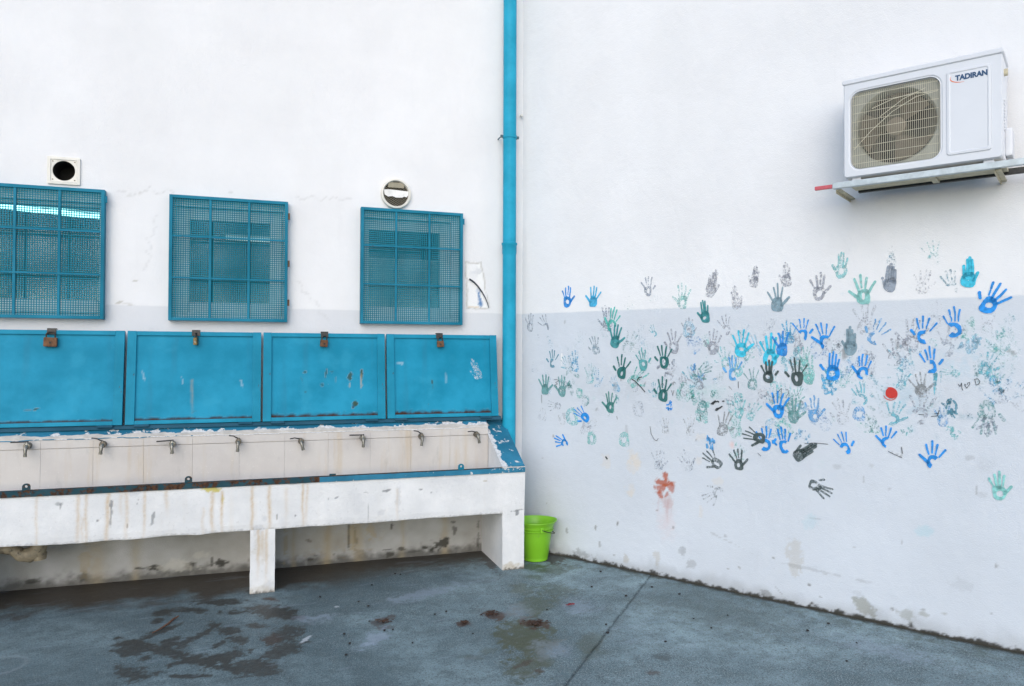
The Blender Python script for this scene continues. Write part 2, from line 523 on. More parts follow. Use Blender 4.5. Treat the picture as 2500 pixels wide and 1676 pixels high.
# ------------------------------------------------------------------ layout data, in metres on the wall, the floor and the trough front
HANDS = [
    (0.434, 1.9, 0.437, 2.065, 'R', 'blue', 0.8, 'ring'), (0.662, 1.892, 0.682, 2.051, 'L', 'cyanb', 0.9, 'full'),
    (1.123, 1.956, 1.119, 2.091, 'R', 'slate', 0.6, 'ring'), (0.982, 1.838, 0.979, 1.965, 'L', 'mint', 0.25, 'ring'),
    (1.196, 1.834, 1.19, 1.966, 'R', 'mint', 0.25, 'full'), (0.082, 1.72, 0.082, 1.863, 'N', 'slate', 0.5, 'ring'),
    (0.25, 1.717, 0.193, 1.847, 'N', 'slate', 0.55, 'part'), (0.817, 1.709, 0.856, 1.879, 'L', 'mintd', 0.75, 'part'),
    (0.847, 1.588, 0.876, 1.759, 'R', 'teald', 0.9, 'full'), (0.704, 1.542, 0.662, 1.682, 'L', 'slateb', 0.5, 'ring'),
    (0.304, 1.434, 0.303, 1.577, 'L', 'tealb', 0.7, 'part'), (0.164, 1.601, 0.163, 1.706, 'N', 'sky', 0.22, 'blob'),
    (0.566, 1.606, 0.559, 1.724, 'L', 'mint', 0.28, 'ring'), (1.061, 1.61, 1.061, 1.755, 'R', 'sky', 0.28, 'ring'),
    (1.324, 1.55, 1.312, 1.715, 'L', 'grey', 0.6, 'ring'), (1.089, 1.429, 1.067, 1.584, 'R', 'teal', 0.75, 'ring'),
    (1.25, 1.448, 1.238, 1.611, 'L', 'green', 0.95, 'ring'), (1.382, 1.855, 1.387, 2.027, 'L', 'mint', 0.5, 'ring'),
    (1.576, 1.927, 1.614, 2.1, 'R', 'grey', 0.5, 'closed'), (1.772, 1.837, 1.743, 1.992, 'R', 'grey', 0.45, 'closed'),
    (1.872, 1.975, 1.893, 2.112, 'L', 'grey', 0.48, 'closed'), (2.085, 1.968, 2.076, 2.121, 'L', 'grey', 0.5, 'closed'),
    (2.027, 1.814, 2.022, 1.989, 'R', 'slateb', 0.8, 'full'), (1.554, 1.755, 1.532, 1.908, 'L', 'teald', 0.92, 'ringc'),
    (1.425, 1.652, 1.425, 1.795, 'R', 'grey', 0.5, 'part'), (1.601, 1.543, 1.614, 1.715, 'L', 'grey', 0.55, 'ring'),
    (1.695, 1.67, 1.684, 1.809, 'N', 'grey', 0.5, 'part'), (1.787, 1.529, 1.803, 1.707, 'R', 'cyan', 0.97, 'ring'),
    (1.98, 1.473, 1.978, 1.676, 'R', 'cyan', 0.92, 'ring'), (2.056, 1.536, 2.056, 1.695, 'N', 'blue', 0.75, 'full'),
    (2.18, 1.628, 2.18, 1.773, 'R', 'blue', 0.97, 'part'), (2.184, 1.466, 2.203, 1.596, 'N', 'mint', 0.5, 'full'),
    (2.276, 1.877, 2.279, 2.044, 'R', 'grey', 0.6, 'ring'), (2.403, 2.004, 2.409, 2.162, 'L', 'mintc', 0.55, 'ringc'),
    (2.531, 1.841, 2.521, 2.014, 'L', 'mint', 0.75, 'ring'), (2.664, 1.908, 2.679, 2.068, 'L', 'slate', 0.75, 'closed'),
    (2.679, 2.048, 2.677, 2.171, 'N', 'tealb', 0.35, 'closed'), (2.826, 1.887, 2.845, 2.029, 'R', 'grey', 0.4, 'ring'),
    (2.893, 2.044, 2.879, 2.188, 'N', 'mintc', 0.4, 'part'), (3.052, 1.913, 3.057, 2.075, 'R', 'cyan', 0.98, 'closed'),
    (3.122, 1.775, 3.209, 1.925, 'L', 'blue', 1.0, 'ring'), (2.98, 1.88, 2.962, 2.018, 'N', 'tealb', 0.45, 'part'),
    (2.905, 1.696, 2.897, 1.846, 'N', 'grey', 0.28, 'ring'), (2.839, 1.608, 2.842, 1.765, 'L', 'blue', 0.98, 'part'),
    (2.988, 1.642, 2.98, 1.808, 'N', 'blue', 0.9, 'part'), (3.131, 1.661, 3.153, 1.784, 'R', 'grey', 0.3, 'ring'),
    (2.32, 1.581, 2.298, 1.745, 'L', 'blue', 0.98, 'part'), (2.456, 1.544, 2.454, 1.71, 'L', 'slateb', 0.78, 'closed'),
    (2.566, 1.607, 2.633, 1.756, 'L', 'blueb', 0.6, 'part'), (2.354, 1.391, 2.364, 1.569, 'L', 'blue', 1.0, 'ringc'),
    (2.52, 1.398, 2.529, 1.551, 'L', 'blue', 0.98, 'part'), (2.873, 1.442, 2.863, 1.593, 'R', 'blue', 0.98, 'part'),
    (2.224, 1.378, 2.194, 1.55, 'N', 'mint', 0.55, 'ring'), (0.23, 1.224, 0.229, 1.383, 'R', 'tealg', 0.75, 'full'),
    (0.389, 1.215, 0.396, 1.378, 'L', 'tealg', 0.7, 'full'), (0.636, 1.319, 0.649, 1.474, 'N', 'mintc', 0.45, 'ring'),
    (0.909, 1.366, 0.919, 1.536, 'L', 'green', 0.95, 'ring'), (0.818, 1.115, 0.812, 1.27, 'L', 'greent', 0.85, 'ring'),
    (0.864, 1.192, 0.871, 1.272, 'N', 'mintc', 0.4, 'blob'), (1.239, 1.214, 1.241, 1.383, 'L', 'green', 0.85, 'ring'),
    (0.382, 1.14, 0.253, 1.152, 'N', 'slate', 0.42, 'ring'), (0.633, 1.05, 0.508, 1.131, 'L', 'blue', 1.0, 'ring'),
    (0.448, 0.857, 0.321, 0.887, 'R', 'blue', 1.0, 'part'), (0.655, 0.871, 0.658, 1.008, 'N', 'mint', 0.55, 'palm'),
    (0.933, 0.877, 0.929, 1.026, 'N', 'mint', 0.55, 'palm'), (1.203, 0.776, 1.215, 0.886, 'R', 'grey', 0.36, 'full'),
    (0.204, 1.018, 0.204, 1.162, 'N', 'grey', 0.32, 'palm'), (0.393, 1.006, 0.389, 1.134, 'N', 'greyw', 0.35, 'palm'),
    (0.546, 1.213, 0.549, 1.319, 'N', 'mintd', 0.5, 'palm'), (0.602, 1.157, 0.602, 1.274, 'N', 'tealg', 0.42, 'palm'),
    (0.134, 1.396, 0.11, 1.517, 'N', 'sky', 0.3, 'palm'), (0.822, 1.053, 0.822, 1.144, 'N', 'mintc', 0.25, 'blob'),
    (1.743, 1.372, 1.743, 1.538, 'L', 'blueb', 0.9, 'part'), (1.867, 1.317, 1.87, 1.463, 'N', 'tealg', 0.55, 'ring'),
    (1.97, 1.366, 1.968, 1.514, 'R', 'dark', 1.0, 'ring'), (2.151, 1.354, 2.142, 1.525, 'L', 'dark', 1.0, 'ring'),
    (2.217, 1.363, 2.212, 1.492, 'N', 'mint', 0.65, 'ring'), (2.031, 1.149, 2.036, 1.313, 'L', 'blue', 1.0, 'ring'),
    (2.122, 1.122, 2.137, 1.278, 'R', 'tealg', 0.62, 'full'), (1.526, 1.143, 1.526, 1.274, 'N', 'tealg', 0.55, 'palm'),
    (1.774, 1.131, 1.79, 1.274, 'N', 'mintc', 0.55, 'ring'), (1.841, 1.125, 1.902, 1.239, 'N', 'mintc', 0.5, 'ring'),
    (2.249, 1.135, 2.24, 1.292, 'R', 'blueb', 0.62, 'ring'), (1.952, 0.933, 1.947, 1.092, 'R', 'blue', 1.0, 'part'),
    (2.077, 0.93, 2.055, 1.094, 'L', 'blue', 1.0, 'part'), (1.952, 1.008, 1.803, 1.039, 'L', 'dark', 0.85, 'ring'),
    (2.127, 0.905, 2.258, 1.0, 'L', 'dark', 0.72, 'closed'), (1.66, 0.805, 1.535, 0.892, 'L', 'dark', 0.62, 'ring'),
    (1.784, 0.795, 1.764, 0.932, 'R', 'dark', 0.75, 'ring'), (1.576, 0.911, 1.588, 1.006, 'N', 'blueb', 0.9, 'blob'),
    (1.652, 1.011, 1.706, 1.168, 'R', 'greyw', 0.55, 'ring'), (1.28, 1.156, 1.289, 1.216, 'N', 'blue', 0.8, 'blob'),
    (1.459, 1.43, 1.465, 1.478, 'N', 'blueb', 0.8, 'blob'), (1.47, 1.357, 1.47, 1.415, 'N', 'mintc', 0.35, 'blob'),
    (1.614, 1.34, 1.62, 1.392, 'N', 'sky', 0.4, 'blob'), (1.448, 1.229, 1.453, 1.293, 'N', 'mintd', 0.4, 'blob'),
    (1.257, 0.993, 1.256, 1.112, 'N', 'greyw', 0.4, 'ring'), (1.437, 0.995, 1.442, 1.133, 'N', 'greyw', 0.38, 'full'),
    (1.603, 1.256, 1.593, 1.308, 'N', 'tealg', 0.5, 'blob'), (1.652, 1.372, 1.668, 1.434, 'N', 'tealg', 0.4, 'part'),
    (1.504, 1.368, 1.526, 1.416, 'N', 'blueb', 0.5, 'blob'), (2.502, 1.158, 2.503, 1.281, 'N', 'blueb', 0.5, 'palm'),
    (2.525, 1.248, 2.497, 1.385, 'N', 'cyanf', 0.6, 'part'), (2.669, 1.142, 2.713, 1.284, 'R', 'cyanf', 0.6, 'part'),
    (2.433, 0.953, 2.398, 1.09, 'R', 'blue', 1.0, 'part'), (2.647, 1.011, 2.653, 1.14, 'L', 'blue', 1.0, 'part'),
    (2.884, 0.912, 2.884, 1.066, 'L', 'blue', 1.0, 'part'), (3.191, 0.784, 3.182, 0.929, 'R', 'mint', 0.92, 'ring'),
    (2.214, 0.765, 2.35, 0.711, 'L', 'dark', 0.6, 'ring'), (2.713, 1.349, 2.751, 1.457, 'N', 'cyanf', 0.5, 'full'),
    (2.829, 1.31, 2.814, 1.453, 'R', 'greyw', 0.55, 'full'), (2.89, 1.327, 2.891, 1.437, 'N', 'cyanf', 0.6, 'drip'),
    (2.921, 1.397, 2.919, 1.455, 'N', 'cyanf', 0.5, 'drip'), (2.98, 1.193, 2.975, 1.301, 'N', 'tealb', 0.65, 'blob'),
    (3.068, 1.204, 3.039, 1.236, 'N', 'tealb', 0.4, 'blob'), (3.2, 1.286, 3.201, 1.443, 'N', 'slate', 0.35, 'full'),
    (2.984, 1.076, 2.975, 1.164, 'N', 'mintc', 0.5, 'blob'), (2.749, 1.085, 2.76, 1.15, 'N', 'mintc', 0.45, 'blob'),
    (3.116, 1.442, 3.164, 1.565, 'R', 'cyanf', 0.5, 'ring'), (3.12, 1.112, 3.139, 1.225, 'N', 'slate', 0.45, 'blob'),
    (2.57, 1.09, 2.576, 1.193, 'N', 'tealg', 0.42, 'blob'), (3.2, 1.344, 3.203, 1.41, 'N', 'cyanf', 0.4, 'blob'),
    (3.097, 1.351, 3.107, 1.402, 'N', 'cyanf', 0.3, 'blob'), (3.182, 1.521, 3.174, 1.676, 'R', 'mintc', 0.4, 'part'),
    (2.351, 1.124, 2.351, 1.187, 'N', 'mintc', 0.25, 'blob'), (3.152, 1.584, 3.139, 1.63, 'N', 'mintc', 0.4, 'blob'),
    (2.886, 1.579, 2.877, 1.643, 'N', 'mintc', 0.35, 'blob'), (3.233, 1.665, 3.234, 1.766, 'N', 'cyanf', 0.35, 'blob'),
    (2.82, 1.53, 2.81, 1.606, 'N', 'sky', 0.4, 'blob'), (1.203, 0.736, 1.211, 0.883, 'R', 'slate', 0.42, 'full'),
    (1.438, 0.753, 1.388, 0.89, 'R', 'slate', 0.4, 'full'), (1.675, 0.66, 1.536, 0.567, 'R', 'dark', 0.4, 'part'),
    (2.227, 0.489, 2.227, 0.566, 'N', 'sky', 0.2, 'blob'),
]
FLOOR_STAINS = [
    (-2.208, -0.636, 0.129, 0.044, 2.78, 'wet', 0.85), (-2.386, -0.732, 0.133, 0.05, 2.76, 'wet', 0.85), (-2.505, -0.743, 0.062, 0.038, 2.49, 'wet', 0.85),
    (-2.519, -0.868, 0.039, 0.026, 1.39, 'wet', 0.85), (-2.207, -1.024, 0.04, 0.027, 2.27, 'wet', 0.85), (-1.886, -0.905, 0.169, 0.079, 2.24, 'wet', 0.85),
    (-1.818, -1.0, 0.1, 0.05, 1.96, 'wet', 0.85), (-2.135, -1.156, 0.064, 0.038, 2.59, 'wet', 0.85), (-2.475, -1.047, 0.099, 0.03, -2.34, 'wet', 0.85),
    (-2.286, -1.201, 0.13, 0.032, -2.12, 'wet', 0.85), (-2.412, -1.23, 0.052, 0.038, 1.39, 'wet', 0.85), (-2.601, -1.246, 0.098, 0.058, 2.08, 'wet', 0.85),
    (-2.387, -1.398, 0.316, 0.034, 2.35, 'wet', 0.85), (-2.247, -1.515, 0.127, 0.066, 2.33, 'wet', 0.85), (-2.066, -1.302, 0.063, 0.04, 1.88, 'wet', 0.85),
    (-1.847, -1.322, 0.126, 0.056, -2.13, 'wet', 0.85), (-2.117, -1.521, 0.1, 0.064, -2.79, 'wet', 0.85), (-1.982, -1.702, 0.163, 0.072, 2.28, 'wet', 0.85),
    (-2.515, -1.604, 0.105, 0.056, 2.6, 'wet', 0.85), (-1.864, -1.549, 0.112, 0.065, -2.24, 'wet', 0.85), (-2.353, -1.532, 0.04, 0.03, -2.38, 'wet', 0.85),
    (-2.511, -1.421, 0.026, 0.025, 1.89, 'wet', 0.85), (-2.292, -1.707, 0.111, 0.018, 2.82, 'wet', 0.85), (-2.16, -1.34, 0.062, 0.02, -2.06, 'wet', 0.85),
    (-2.112, -0.857, 0.051, 0.031, 2.6, 'wet', 0.85), (-1.977, -1.132, 0.043, 0.03, 2.35, 'wet', 0.85), (-1.909, -0.679, 0.036, 0.024, 2.53, 'wet', 0.85),
    (-0.347, -1.295, 0.131, 0.079, -2.62, 'moss', 0.55), (-0.555, -1.744, 0.211, 0.112, 1.3, 'moss', 0.8), (-0.594, -1.873, 0.126, 0.074, 1.2, 'moss', 0.75),
    (-0.709, -2.109, 0.102, 0.071, 0.85, 'moss', 0.65), (-0.345, -0.972, 0.068, 0.055, 1.19, 'moss', 0.45), (-0.593, -2.095, 0.066, 0.042, 1.16, 'moss', 0.5),
    (-0.944, -1.92, 0.043, 0.024, 2.81, 'moss', 0.4), (-0.579, -1.551, 0.043, 0.04, 1.15, 'moss', 0.5), (-0.105, -1.064, 0.087, 0.08, 0.55, 'moss', 0.45),
    (0.014, -0.61, 0.131, 0.1, 2.93, 'moss', 0.5), (-0.151, -0.765, 0.058, 0.044, 2.9, 'moss', 0.45), (-0.735, -2.201, 0.047, 0.03, 2.85, 'moss', 0.5),
    (-0.808, -1.862, 0.056, 0.026, -2.94, 'moss', 0.35), (-0.465, -1.576, 0.071, 0.058, 2.24, 'rust', 0.9), (-0.85, -1.448, 0.037, 0.033, 1.56, 'rust', 0.8),
    (-0.661, -1.352, 0.081, 0.042, 2.08, 'rust', 0.8), (-1.311, -1.269, 0.063, 0.034, -2.05, 'rust', 0.55), (-1.239, -1.222, 0.041, 0.022, -2.17, 'rust', 0.55),
    (-1.303, -1.374, 0.043, 0.028, 3.1, 'rust', 0.5), (-0.721, -2.08, 0.054, 0.015, -2.7, 'rust', 0.5), (-0.66, -2.175, 0.024, 0.019, 2.9, 'rust', 0.6),
    (-1.899, -0.676, 0.05, 0.022, 2.15, 'rust', 0.5), (-1.899, -1.363, 0.081, 0.035, 1.64, 'rust', 0.35), (-1.36, -1.506, 0.106, 0.045, -2.04, 'pale', 0.5),
    (-1.445, -1.589, 0.06, 0.034, -2.2, 'pale', 0.4), (-0.937, -0.856, 0.23, 0.063, -2.8, 'pale', 0.35), (-1.653, -1.101, 0.103, 0.051, 3.01, 'pale', 0.35),
    (-1.723, -1.409, 0.048, 0.01, -2.11, 'white', 0.5), (-1.518, -0.932, 0.021, 0.015, 3.11, 'white', 0.4), (-0.501, -1.961, 0.106, 0.087, 1.05, 'pale', 0.3),
    (-0.486, -1.353, 0.094, 0.059, 1.23, 'pale', 0.25), (-0.983, -0.069, 0.651, 0.144, -3.13, 'brown', 0.6), (-0.356, -0.268, 0.227, 0.035, 1.56, 'brown', 0.7),
    (-1.22, -0.288, 0.66, 0.118, 3.14, 'brown', 0.3), (0.066, -0.303, 0.155, 0.147, 0.56, 'brown', 0.75), (-0.101, -0.52, 0.095, 0.075, 2.9, 'moss', 0.6),
    (-0.007, -2.22, 0.042, 0.033, -3.04, 'wet', 0.5), (-0.149, -2.362, 0.028, 0.021, 3.11, 'rust', 0.6), (0.577, -1.747, 0.358, 0.205, 2.06, 'moss', 0.18),
    (1.16, -2.48, 0.2, 0.094, 2.04, 'pale', 0.25), (-0.286, -1.922, 0.104, 0.05, -2.29, 'moss', 0.4), (-0.336, -2.085, 0.068, 0.053, 3.02, 'moss', 0.3),
    (-0.124, -1.404, 0.114, 0.079, 1.06, 'pale', 0.3),
]
RIGHT_STAINS = [
    (2.522, 0.08, 0.073, 0.043, -0.66, 'bare', 0.8), (2.745, 0.079, 0.037, 0.032, -0.35, 'bare', 0.55), (2.837, 0.104, 0.018, 0.015, -0.0, 'bare', 0.6),
    (1.952, 0.033, 0.033, 0.028, -0.0, 'dirt', 0.5), (0.593, 0.046, 0.077, 0.033, -0.0, 'dirt', 0.4), (1.385, 0.198, 0.029, 0.033, -0.0, 'dirt', 0.35),
    (1.449, 0.128, 0.035, 0.029, -0.0, 'dirt', 0.3), (2.128, 0.298, 0.045, 0.094, -0.0, 'tan', 0.25), (2.271, 0.237, 0.245, 0.011, -0.05, 'dirt', 0.22),
    (0.946, 0.075, 0.021, 0.034, -0.0, 'tan', 0.35), (1.197, 0.12, 0.03, 0.046, -0.0, 'tan', 0.3), (2.933, 0.127, 0.015, 0.01, -0.0, 'bare', 0.5),
    (2.0, 0.269, 0.01, 0.007, -0.0, 'dirt', 0.6), (2.034, 0.07, 0.046, 0.004, -0.79, 'dirt', 0.5), (0.435, 0.201, 0.01, 0.03, -0.0, 'dirt', 0.5),
    (0.726, 0.149, 0.011, 0.022, -0.0, 'dirt', 0.4), (1.724, 0.319, 0.173, 0.006, -0.31, 'dirt', 0.25), (0.98, 0.557, 0.025, 0.022, -0.0, 'cream', 0.22),
    (1.687, 0.356, 0.012, 0.011, -0.0, 'dirt', 0.35), (2.277, 0.548, 0.063, 0.005, -0.1, 'dirt', 0.25), (2.844, 0.563, 0.039, 0.041, -0.0, 'cyanf', 0.25),
    (2.22, 0.527, 0.051, 0.04, -0.0, 'cyanf', 0.15), (3.021, 0.3, 0.061, 0.035, -0.0, 'dirt', 0.1), (2.492, 0.144, 0.036, 0.026, -0.0, 'dirt', 0.12),
    (1.252, 0.704, 0.021, 0.022, -0.0, 'redrust', 0.85), (1.244, 0.653, 0.073, 0.029, -0.0, 'redrust', 0.85), (1.232, 0.615, 0.048, 0.036, -0.0, 'redrust', 0.8),
    (1.291, 0.636, 0.041, 0.045, -0.0, 'redrust', 0.7), (1.22, 0.577, 0.021, 0.033, -0.0, 'redrust', 0.75), (1.268, 0.583, 0.016, 0.029, -0.35, 'redrust', 0.7),
    (1.26, 0.524, 0.063, 0.043, -0.0, 'redrust', 0.22), (1.268, 0.431, 0.055, 0.094, -0.0, 'pink', 0.2), (1.268, 0.315, 0.055, 0.065, -0.0, 'pink', 0.16),
    (0.997, 0.835, 0.034, 0.03, -0.0, 'cream', 0.2), (1.005, 0.745, 0.05, 0.045, -0.0, 'cream', 0.22), (0.98, 0.586, 0.042, 0.045, -0.0, 'cream', 0.2),
    (1.639, 0.711, 0.036, 0.028, -0.0, 'cream', 0.2), (1.732, 0.961, 0.011, 0.018, -0.0, 'pink', 0.6), (1.514, 0.494, 0.015, 0.042, -0.0, 'cream', 0.2),
    (1.499, 0.822, 0.03, 0.028, -0.0, 'cream', 0.2), (0.78, 0.758, 0.04, 0.052, -0.0, 'cream', 0.22), (1.012, 0.791, 0.044, 0.056, -0.0, 'cream', 0.3),
    (0.384, 1.518, 0.009, 0.054, -0.0, 'pale', 0.8), (0.949, 0.999, 0.013, 0.034, -0.0, 'dirt', 0.25), (0.974, 1.309, 0.365, 0.146, -0.0, 'haze', 0.42),
    (0.574, 1.326, 0.178, 0.153, -0.0, 'haze', 0.25), (1.504, 1.273, 0.228, 0.168, -0.0, 'haze', 0.5), (1.897, 1.263, 0.244, 0.15, -0.0, 'haze', 0.4),
    (1.504, 1.368, 0.121, 0.105, -0.0, 'hazeb', 0.5), (1.549, 1.296, 0.162, 0.063, -0.0, 'hazeg', 0.5), (1.727, 0.96, 0.016, 0.031, -0.0, 'pink', 0.5),
    (1.482, 0.967, 0.006, 0.007, -0.0, 'dirt', 0.8), (1.504, 0.989, 0.044, 0.021, -0.0, 'cream', 0.2), (2.89, 1.269, 0.291, 0.104, -0.0, 'haze', 0.45),
    (2.99, 1.216, 0.173, 0.017, -0.07, 'hazet', 0.6), (2.734, 1.291, 0.171, 0.119, -0.0, 'hazeb', 0.5), (3.04, 1.502, 0.189, 0.113, -0.0, 'hazeb', 0.5),
    (3.124, 0.956, 0.056, 0.061, -0.0, 'haze', 0.5), (3.052, 0.994, 0.019, 0.014, -0.0, 'dirt', 0.25), (2.374, 0.882, 0.024, 0.015, -0.0, 'dirt', 0.18),
    (2.569, 0.902, 0.013, 0.012, -0.0, 'dirt', 0.2), (2.663, 0.779, 0.01, 0.007, -0.0, 'dirt', 0.3), (3.085, 0.818, 0.001, 0.034, -0.14, 'dirt', 0.4),
    (3.114, 0.799, 0.019, 0.017, -0.0, 'dirt', 0.15), (2.69, 0.985, 0.048, 0.002, -0.44, 'dirt', 0.4), (2.725, 1.003, 0.005, 0.025, 0.09, 'dirt', 0.4),
]
LEFT_STAINS = [
    (-2.648, 0.074, 0.036, 0.021, -0.0, 'mould', 0.9), (-2.423, 0.074, 0.044, 0.025, 0.26, 'mould', 0.9), (-2.237, 0.067, 0.058, 0.025, -0.09, 'mould', 0.9),
    (-2.741, 0.078, 0.037, 0.008, -0.09, 'mould', 0.8), (-2.502, 0.076, 0.14, 0.038, -0.0, 'limew', 0.5), (-2.371, 0.131, 0.053, 0.029, -0.0, 'limew', 0.4),
    (-2.291, 0.1, 0.011, 0.019, -0.0, 'mould', 0.8), (-3.071, 0.162, 0.032, 0.109, -0.0, 'tan', 0.5), (-3.094, 0.046, 0.032, 0.027, -0.0, 'mould', 0.4),
    (-3.371, 0.054, 0.062, 0.018, -0.0, 'mould', 0.7), (-0.659, 0.083, 0.083, 0.045, 0.26, 'mould', 0.9), (-0.779, 0.06, 0.022, 0.015, -0.0, 'mould', 0.9),
    (-0.961, 0.064, 0.049, 0.013, -0.0, 'mould', 0.7), (-1.067, 0.07, 0.044, 0.007, -0.0, 'mould', 0.7), (-1.63, 0.045, 0.026, 0.012, -0.0, 'mould', 0.7),
    (-1.351, 0.168, 0.01, 0.114, -0.0, 'mould', 0.85), (-1.3, 0.164, 0.009, 0.114, -0.0, 'mould', 0.8), (-1.326, 0.155, 0.031, 0.103, -0.0, 'tan', 0.6),
    (-1.031, 0.254, 0.008, 0.032, -0.0, 'mould', 0.8), (-0.549, 0.171, 0.016, 0.043, -0.0, 'mould', 0.6), (-1.636, 0.179, 0.02, 0.01, -0.52, 'mould', 0.6),
    (-1.183, 0.228, 0.042, 0.083, -0.0, 'tan', 0.5), (-1.801, 0.152, 0.014, 0.121, -0.0, 'tan', 0.55), (-0.56, 0.242, 0.025, 0.011, -0.0, 'mould', 0.6),
    (-0.357, 0.103, 0.011, 0.12, -0.0, 'mould', 0.5), (-1.035, 0.028, 0.053, 0.019, -0.0, 'mould', 0.7), (-0.865, 0.04, 0.043, 0.008, -0.0, 'mould', 0.5),
    (-1.457, 0.068, 0.014, 0.008, -0.0, 'mould', 0.5), (-1.586, 0.069, 0.014, 0.01, -0.0, 'mould', 0.5), (-1.488, 0.168, 0.41, 0.102, -0.0, 'tan', 0.22),
    (-2.786, 2.033, 0.014, 0.008, -0.0, 'graym', 0.8), (-2.884, 1.883, 0.033, 0.006, 0.49, 'graym', 0.7), (-2.844, 1.878, 0.04, 0.004, -0.05, 'graym', 0.35),
    (-2.776, 1.874, 0.006, 0.018, -0.0, 'graym', 0.6), (-2.812, 1.864, 0.032, 0.003, -0.17, 'graym', 0.5), (-2.82, 2.61, 0.073, 0.003, 0.21, 'graym', 0.3),
    (-2.768, 2.637, 0.016, 0.003, 0.7, 'graym', 0.3), (-2.185, 2.676, 0.035, 0.003, -0.21, 'graym', 0.35), (-0.359, 1.999, 0.015, 0.067, 0.21, 'bluep', 0.85),
    (-0.35, 1.933, 0.022, 0.016, -0.0, 'bluep', 0.8), (-0.411, 2.181, 0.02, 0.012, -0.0, 'slatep', 0.6), (-0.406, 2.15, 0.028, 0.045, -0.0, 'slatep', 0.25),
    (-0.444, 2.246, 0.031, 0.004, -0.05, 'cream', 0.9), (-0.396, 1.907, 0.057, 0.005, -0.03, 'cream', 0.9), (-0.406, 2.069, 0.046, 0.152, -0.0, 'pale', 0.6),
    (-0.36, 2.187, 0.028, 0.027, -0.0, 'palegray', 0.35), (-0.308, 1.965, 0.021, 0.063, 0.14, 'pale', 0.6),
]
APRON_STAINS = [
    (-3.094, 0.642, 0.022, 0.01, -0.0, 'peel', 0.6), (-3.094, 0.626, 0.006, 0.016, -0.0, 'peel', 0.7), (-2.824, 0.626, 0.01, 0.028, -0.0, 'peel', 0.8),
    (-2.824, 0.576, 0.007, 0.042, -0.0, 'peel', 0.7), (-2.827, 0.518, 0.009, 0.028, -0.0, 'peel', 0.6), (-2.593, 0.536, 0.012, 0.034, -0.26, 'peel', 0.7),
    (-2.6, 0.49, 0.011, 0.022, -0.26, 'peel', 0.6), (-2.897, 0.529, 0.007, 0.01, -0.0, 'peel', 0.8), (-2.733, 0.486, 0.003, 0.018, -0.0, 'peel', 0.8),
    (-1.866, 0.483, 0.004, 0.023, -0.0, 'peel', 0.9), (-1.749, 0.484, 0.004, 0.007, -0.0, 'peel', 0.9), (-2.678, 0.642, 0.005, 0.008, -0.0, 'peel', 0.7),
    (-2.681, 0.617, 0.003, 0.008, -0.0, 'peel', 0.7), (-2.697, 0.677, 0.03, 0.013, -0.0, 'palegray', 0.5), (-2.256, 0.686, 0.053, 0.023, -0.0, 'yellow', 0.8),
    (-2.195, 0.614, 0.008, 0.035, -0.0, 'yellow', 0.6), (-1.979, 0.407, 0.033, 0.026, -0.0, 'palegray', 0.5), (-1.938, 0.475, 0.015, 0.027, -0.0, 'palegray', 0.5),
    (-1.961, 0.291, 0.05, 0.079, -0.0, 'tan', 0.2), (-1.909, 0.04, 0.034, 0.035, -0.0, 'palegray', 0.4), (-2.412, 0.703, 0.071, 0.009, -0.0, 'mould', 0.5),
    (-1.154, 0.614, 0.029, 0.009, 0.17, 'peel', 0.8), (-0.923, 0.609, 0.014, 0.006, -0.0, 'peel', 0.7), (-1.488, 0.586, 0.016, 0.006, 0.35, 'peel', 0.7),
    (-0.849, 0.583, 0.006, 0.004, -0.0, 'peel', 0.6), (-0.213, 0.422, 0.053, 0.007, 0.14, 'peel', 0.8), (-0.224, 0.402, 0.015, 0.02, -0.0, 'peel', 0.8),
    (-1.75, 0.483, 0.005, 0.008, -0.0, 'peel', 0.8), (-1.191, 0.465, 0.023, 0.019, -0.0, 'palegray', 0.5), (-1.077, 0.553, 0.019, 0.086, -0.0, 'palegray', 0.5),
    (-0.461, 0.643, 0.019, 0.008, -0.0, 'tan', 0.5), (-1.35, 0.532, 0.056, 0.084, -0.0, 'palegray', 0.25), (-0.675, 0.676, 0.163, 0.039, -0.0, 'palegray', 0.25),
    (-0.259, 0.025, 0.074, 0.03, -0.0, 'tan', 0.4), (-1.542, 0.58, 0.007, 0.009, -0.0, 'peel', 0.5), (-1.28, 0.471, 0.002, 0.056, -0.0, 'peel', 0.5),
    (-1.295, 0.608, 0.019, 0.003, -0.17, 'peel', 0.5),
]
APRON_DRIPS = [(-3.219, 0.707, 0.404, 0.5), (-3.001, 0.711, 0.31, 0.7), (-2.958, 0.7, 0.31, 0.7), (-2.844, 0.71, 0.31, 0.9), (-2.743, 0.696, 0.263, 0.6), (-2.644, 0.699, 0.244, 0.7), (-2.517, 0.701, 0.113, 0.6), (-2.256, 0.669, 0.244, 0.9), (-2.195, 0.674, 0.235, 0.9), (-2.307, 0.577, 0.188, 0.4), (-2.019, 0.7, 0.357, 0.9), (-1.91, 0.694, 0.282, 0.9), (-1.701, 0.692, 0.169, 0.5), (-2.773, 0.698, 0.131, 0.4), (-2.978, 0.561, 0.169, 0.5), (-1.704, 0.695, 0.287, 0.7), (-1.681, 0.694, 0.22, 0.6), (-1.813, 0.678, 0.192, 0.4), (-1.082, 0.629, 0.192, 0.4)]
RED_DOT = (2.6734, 1.329)
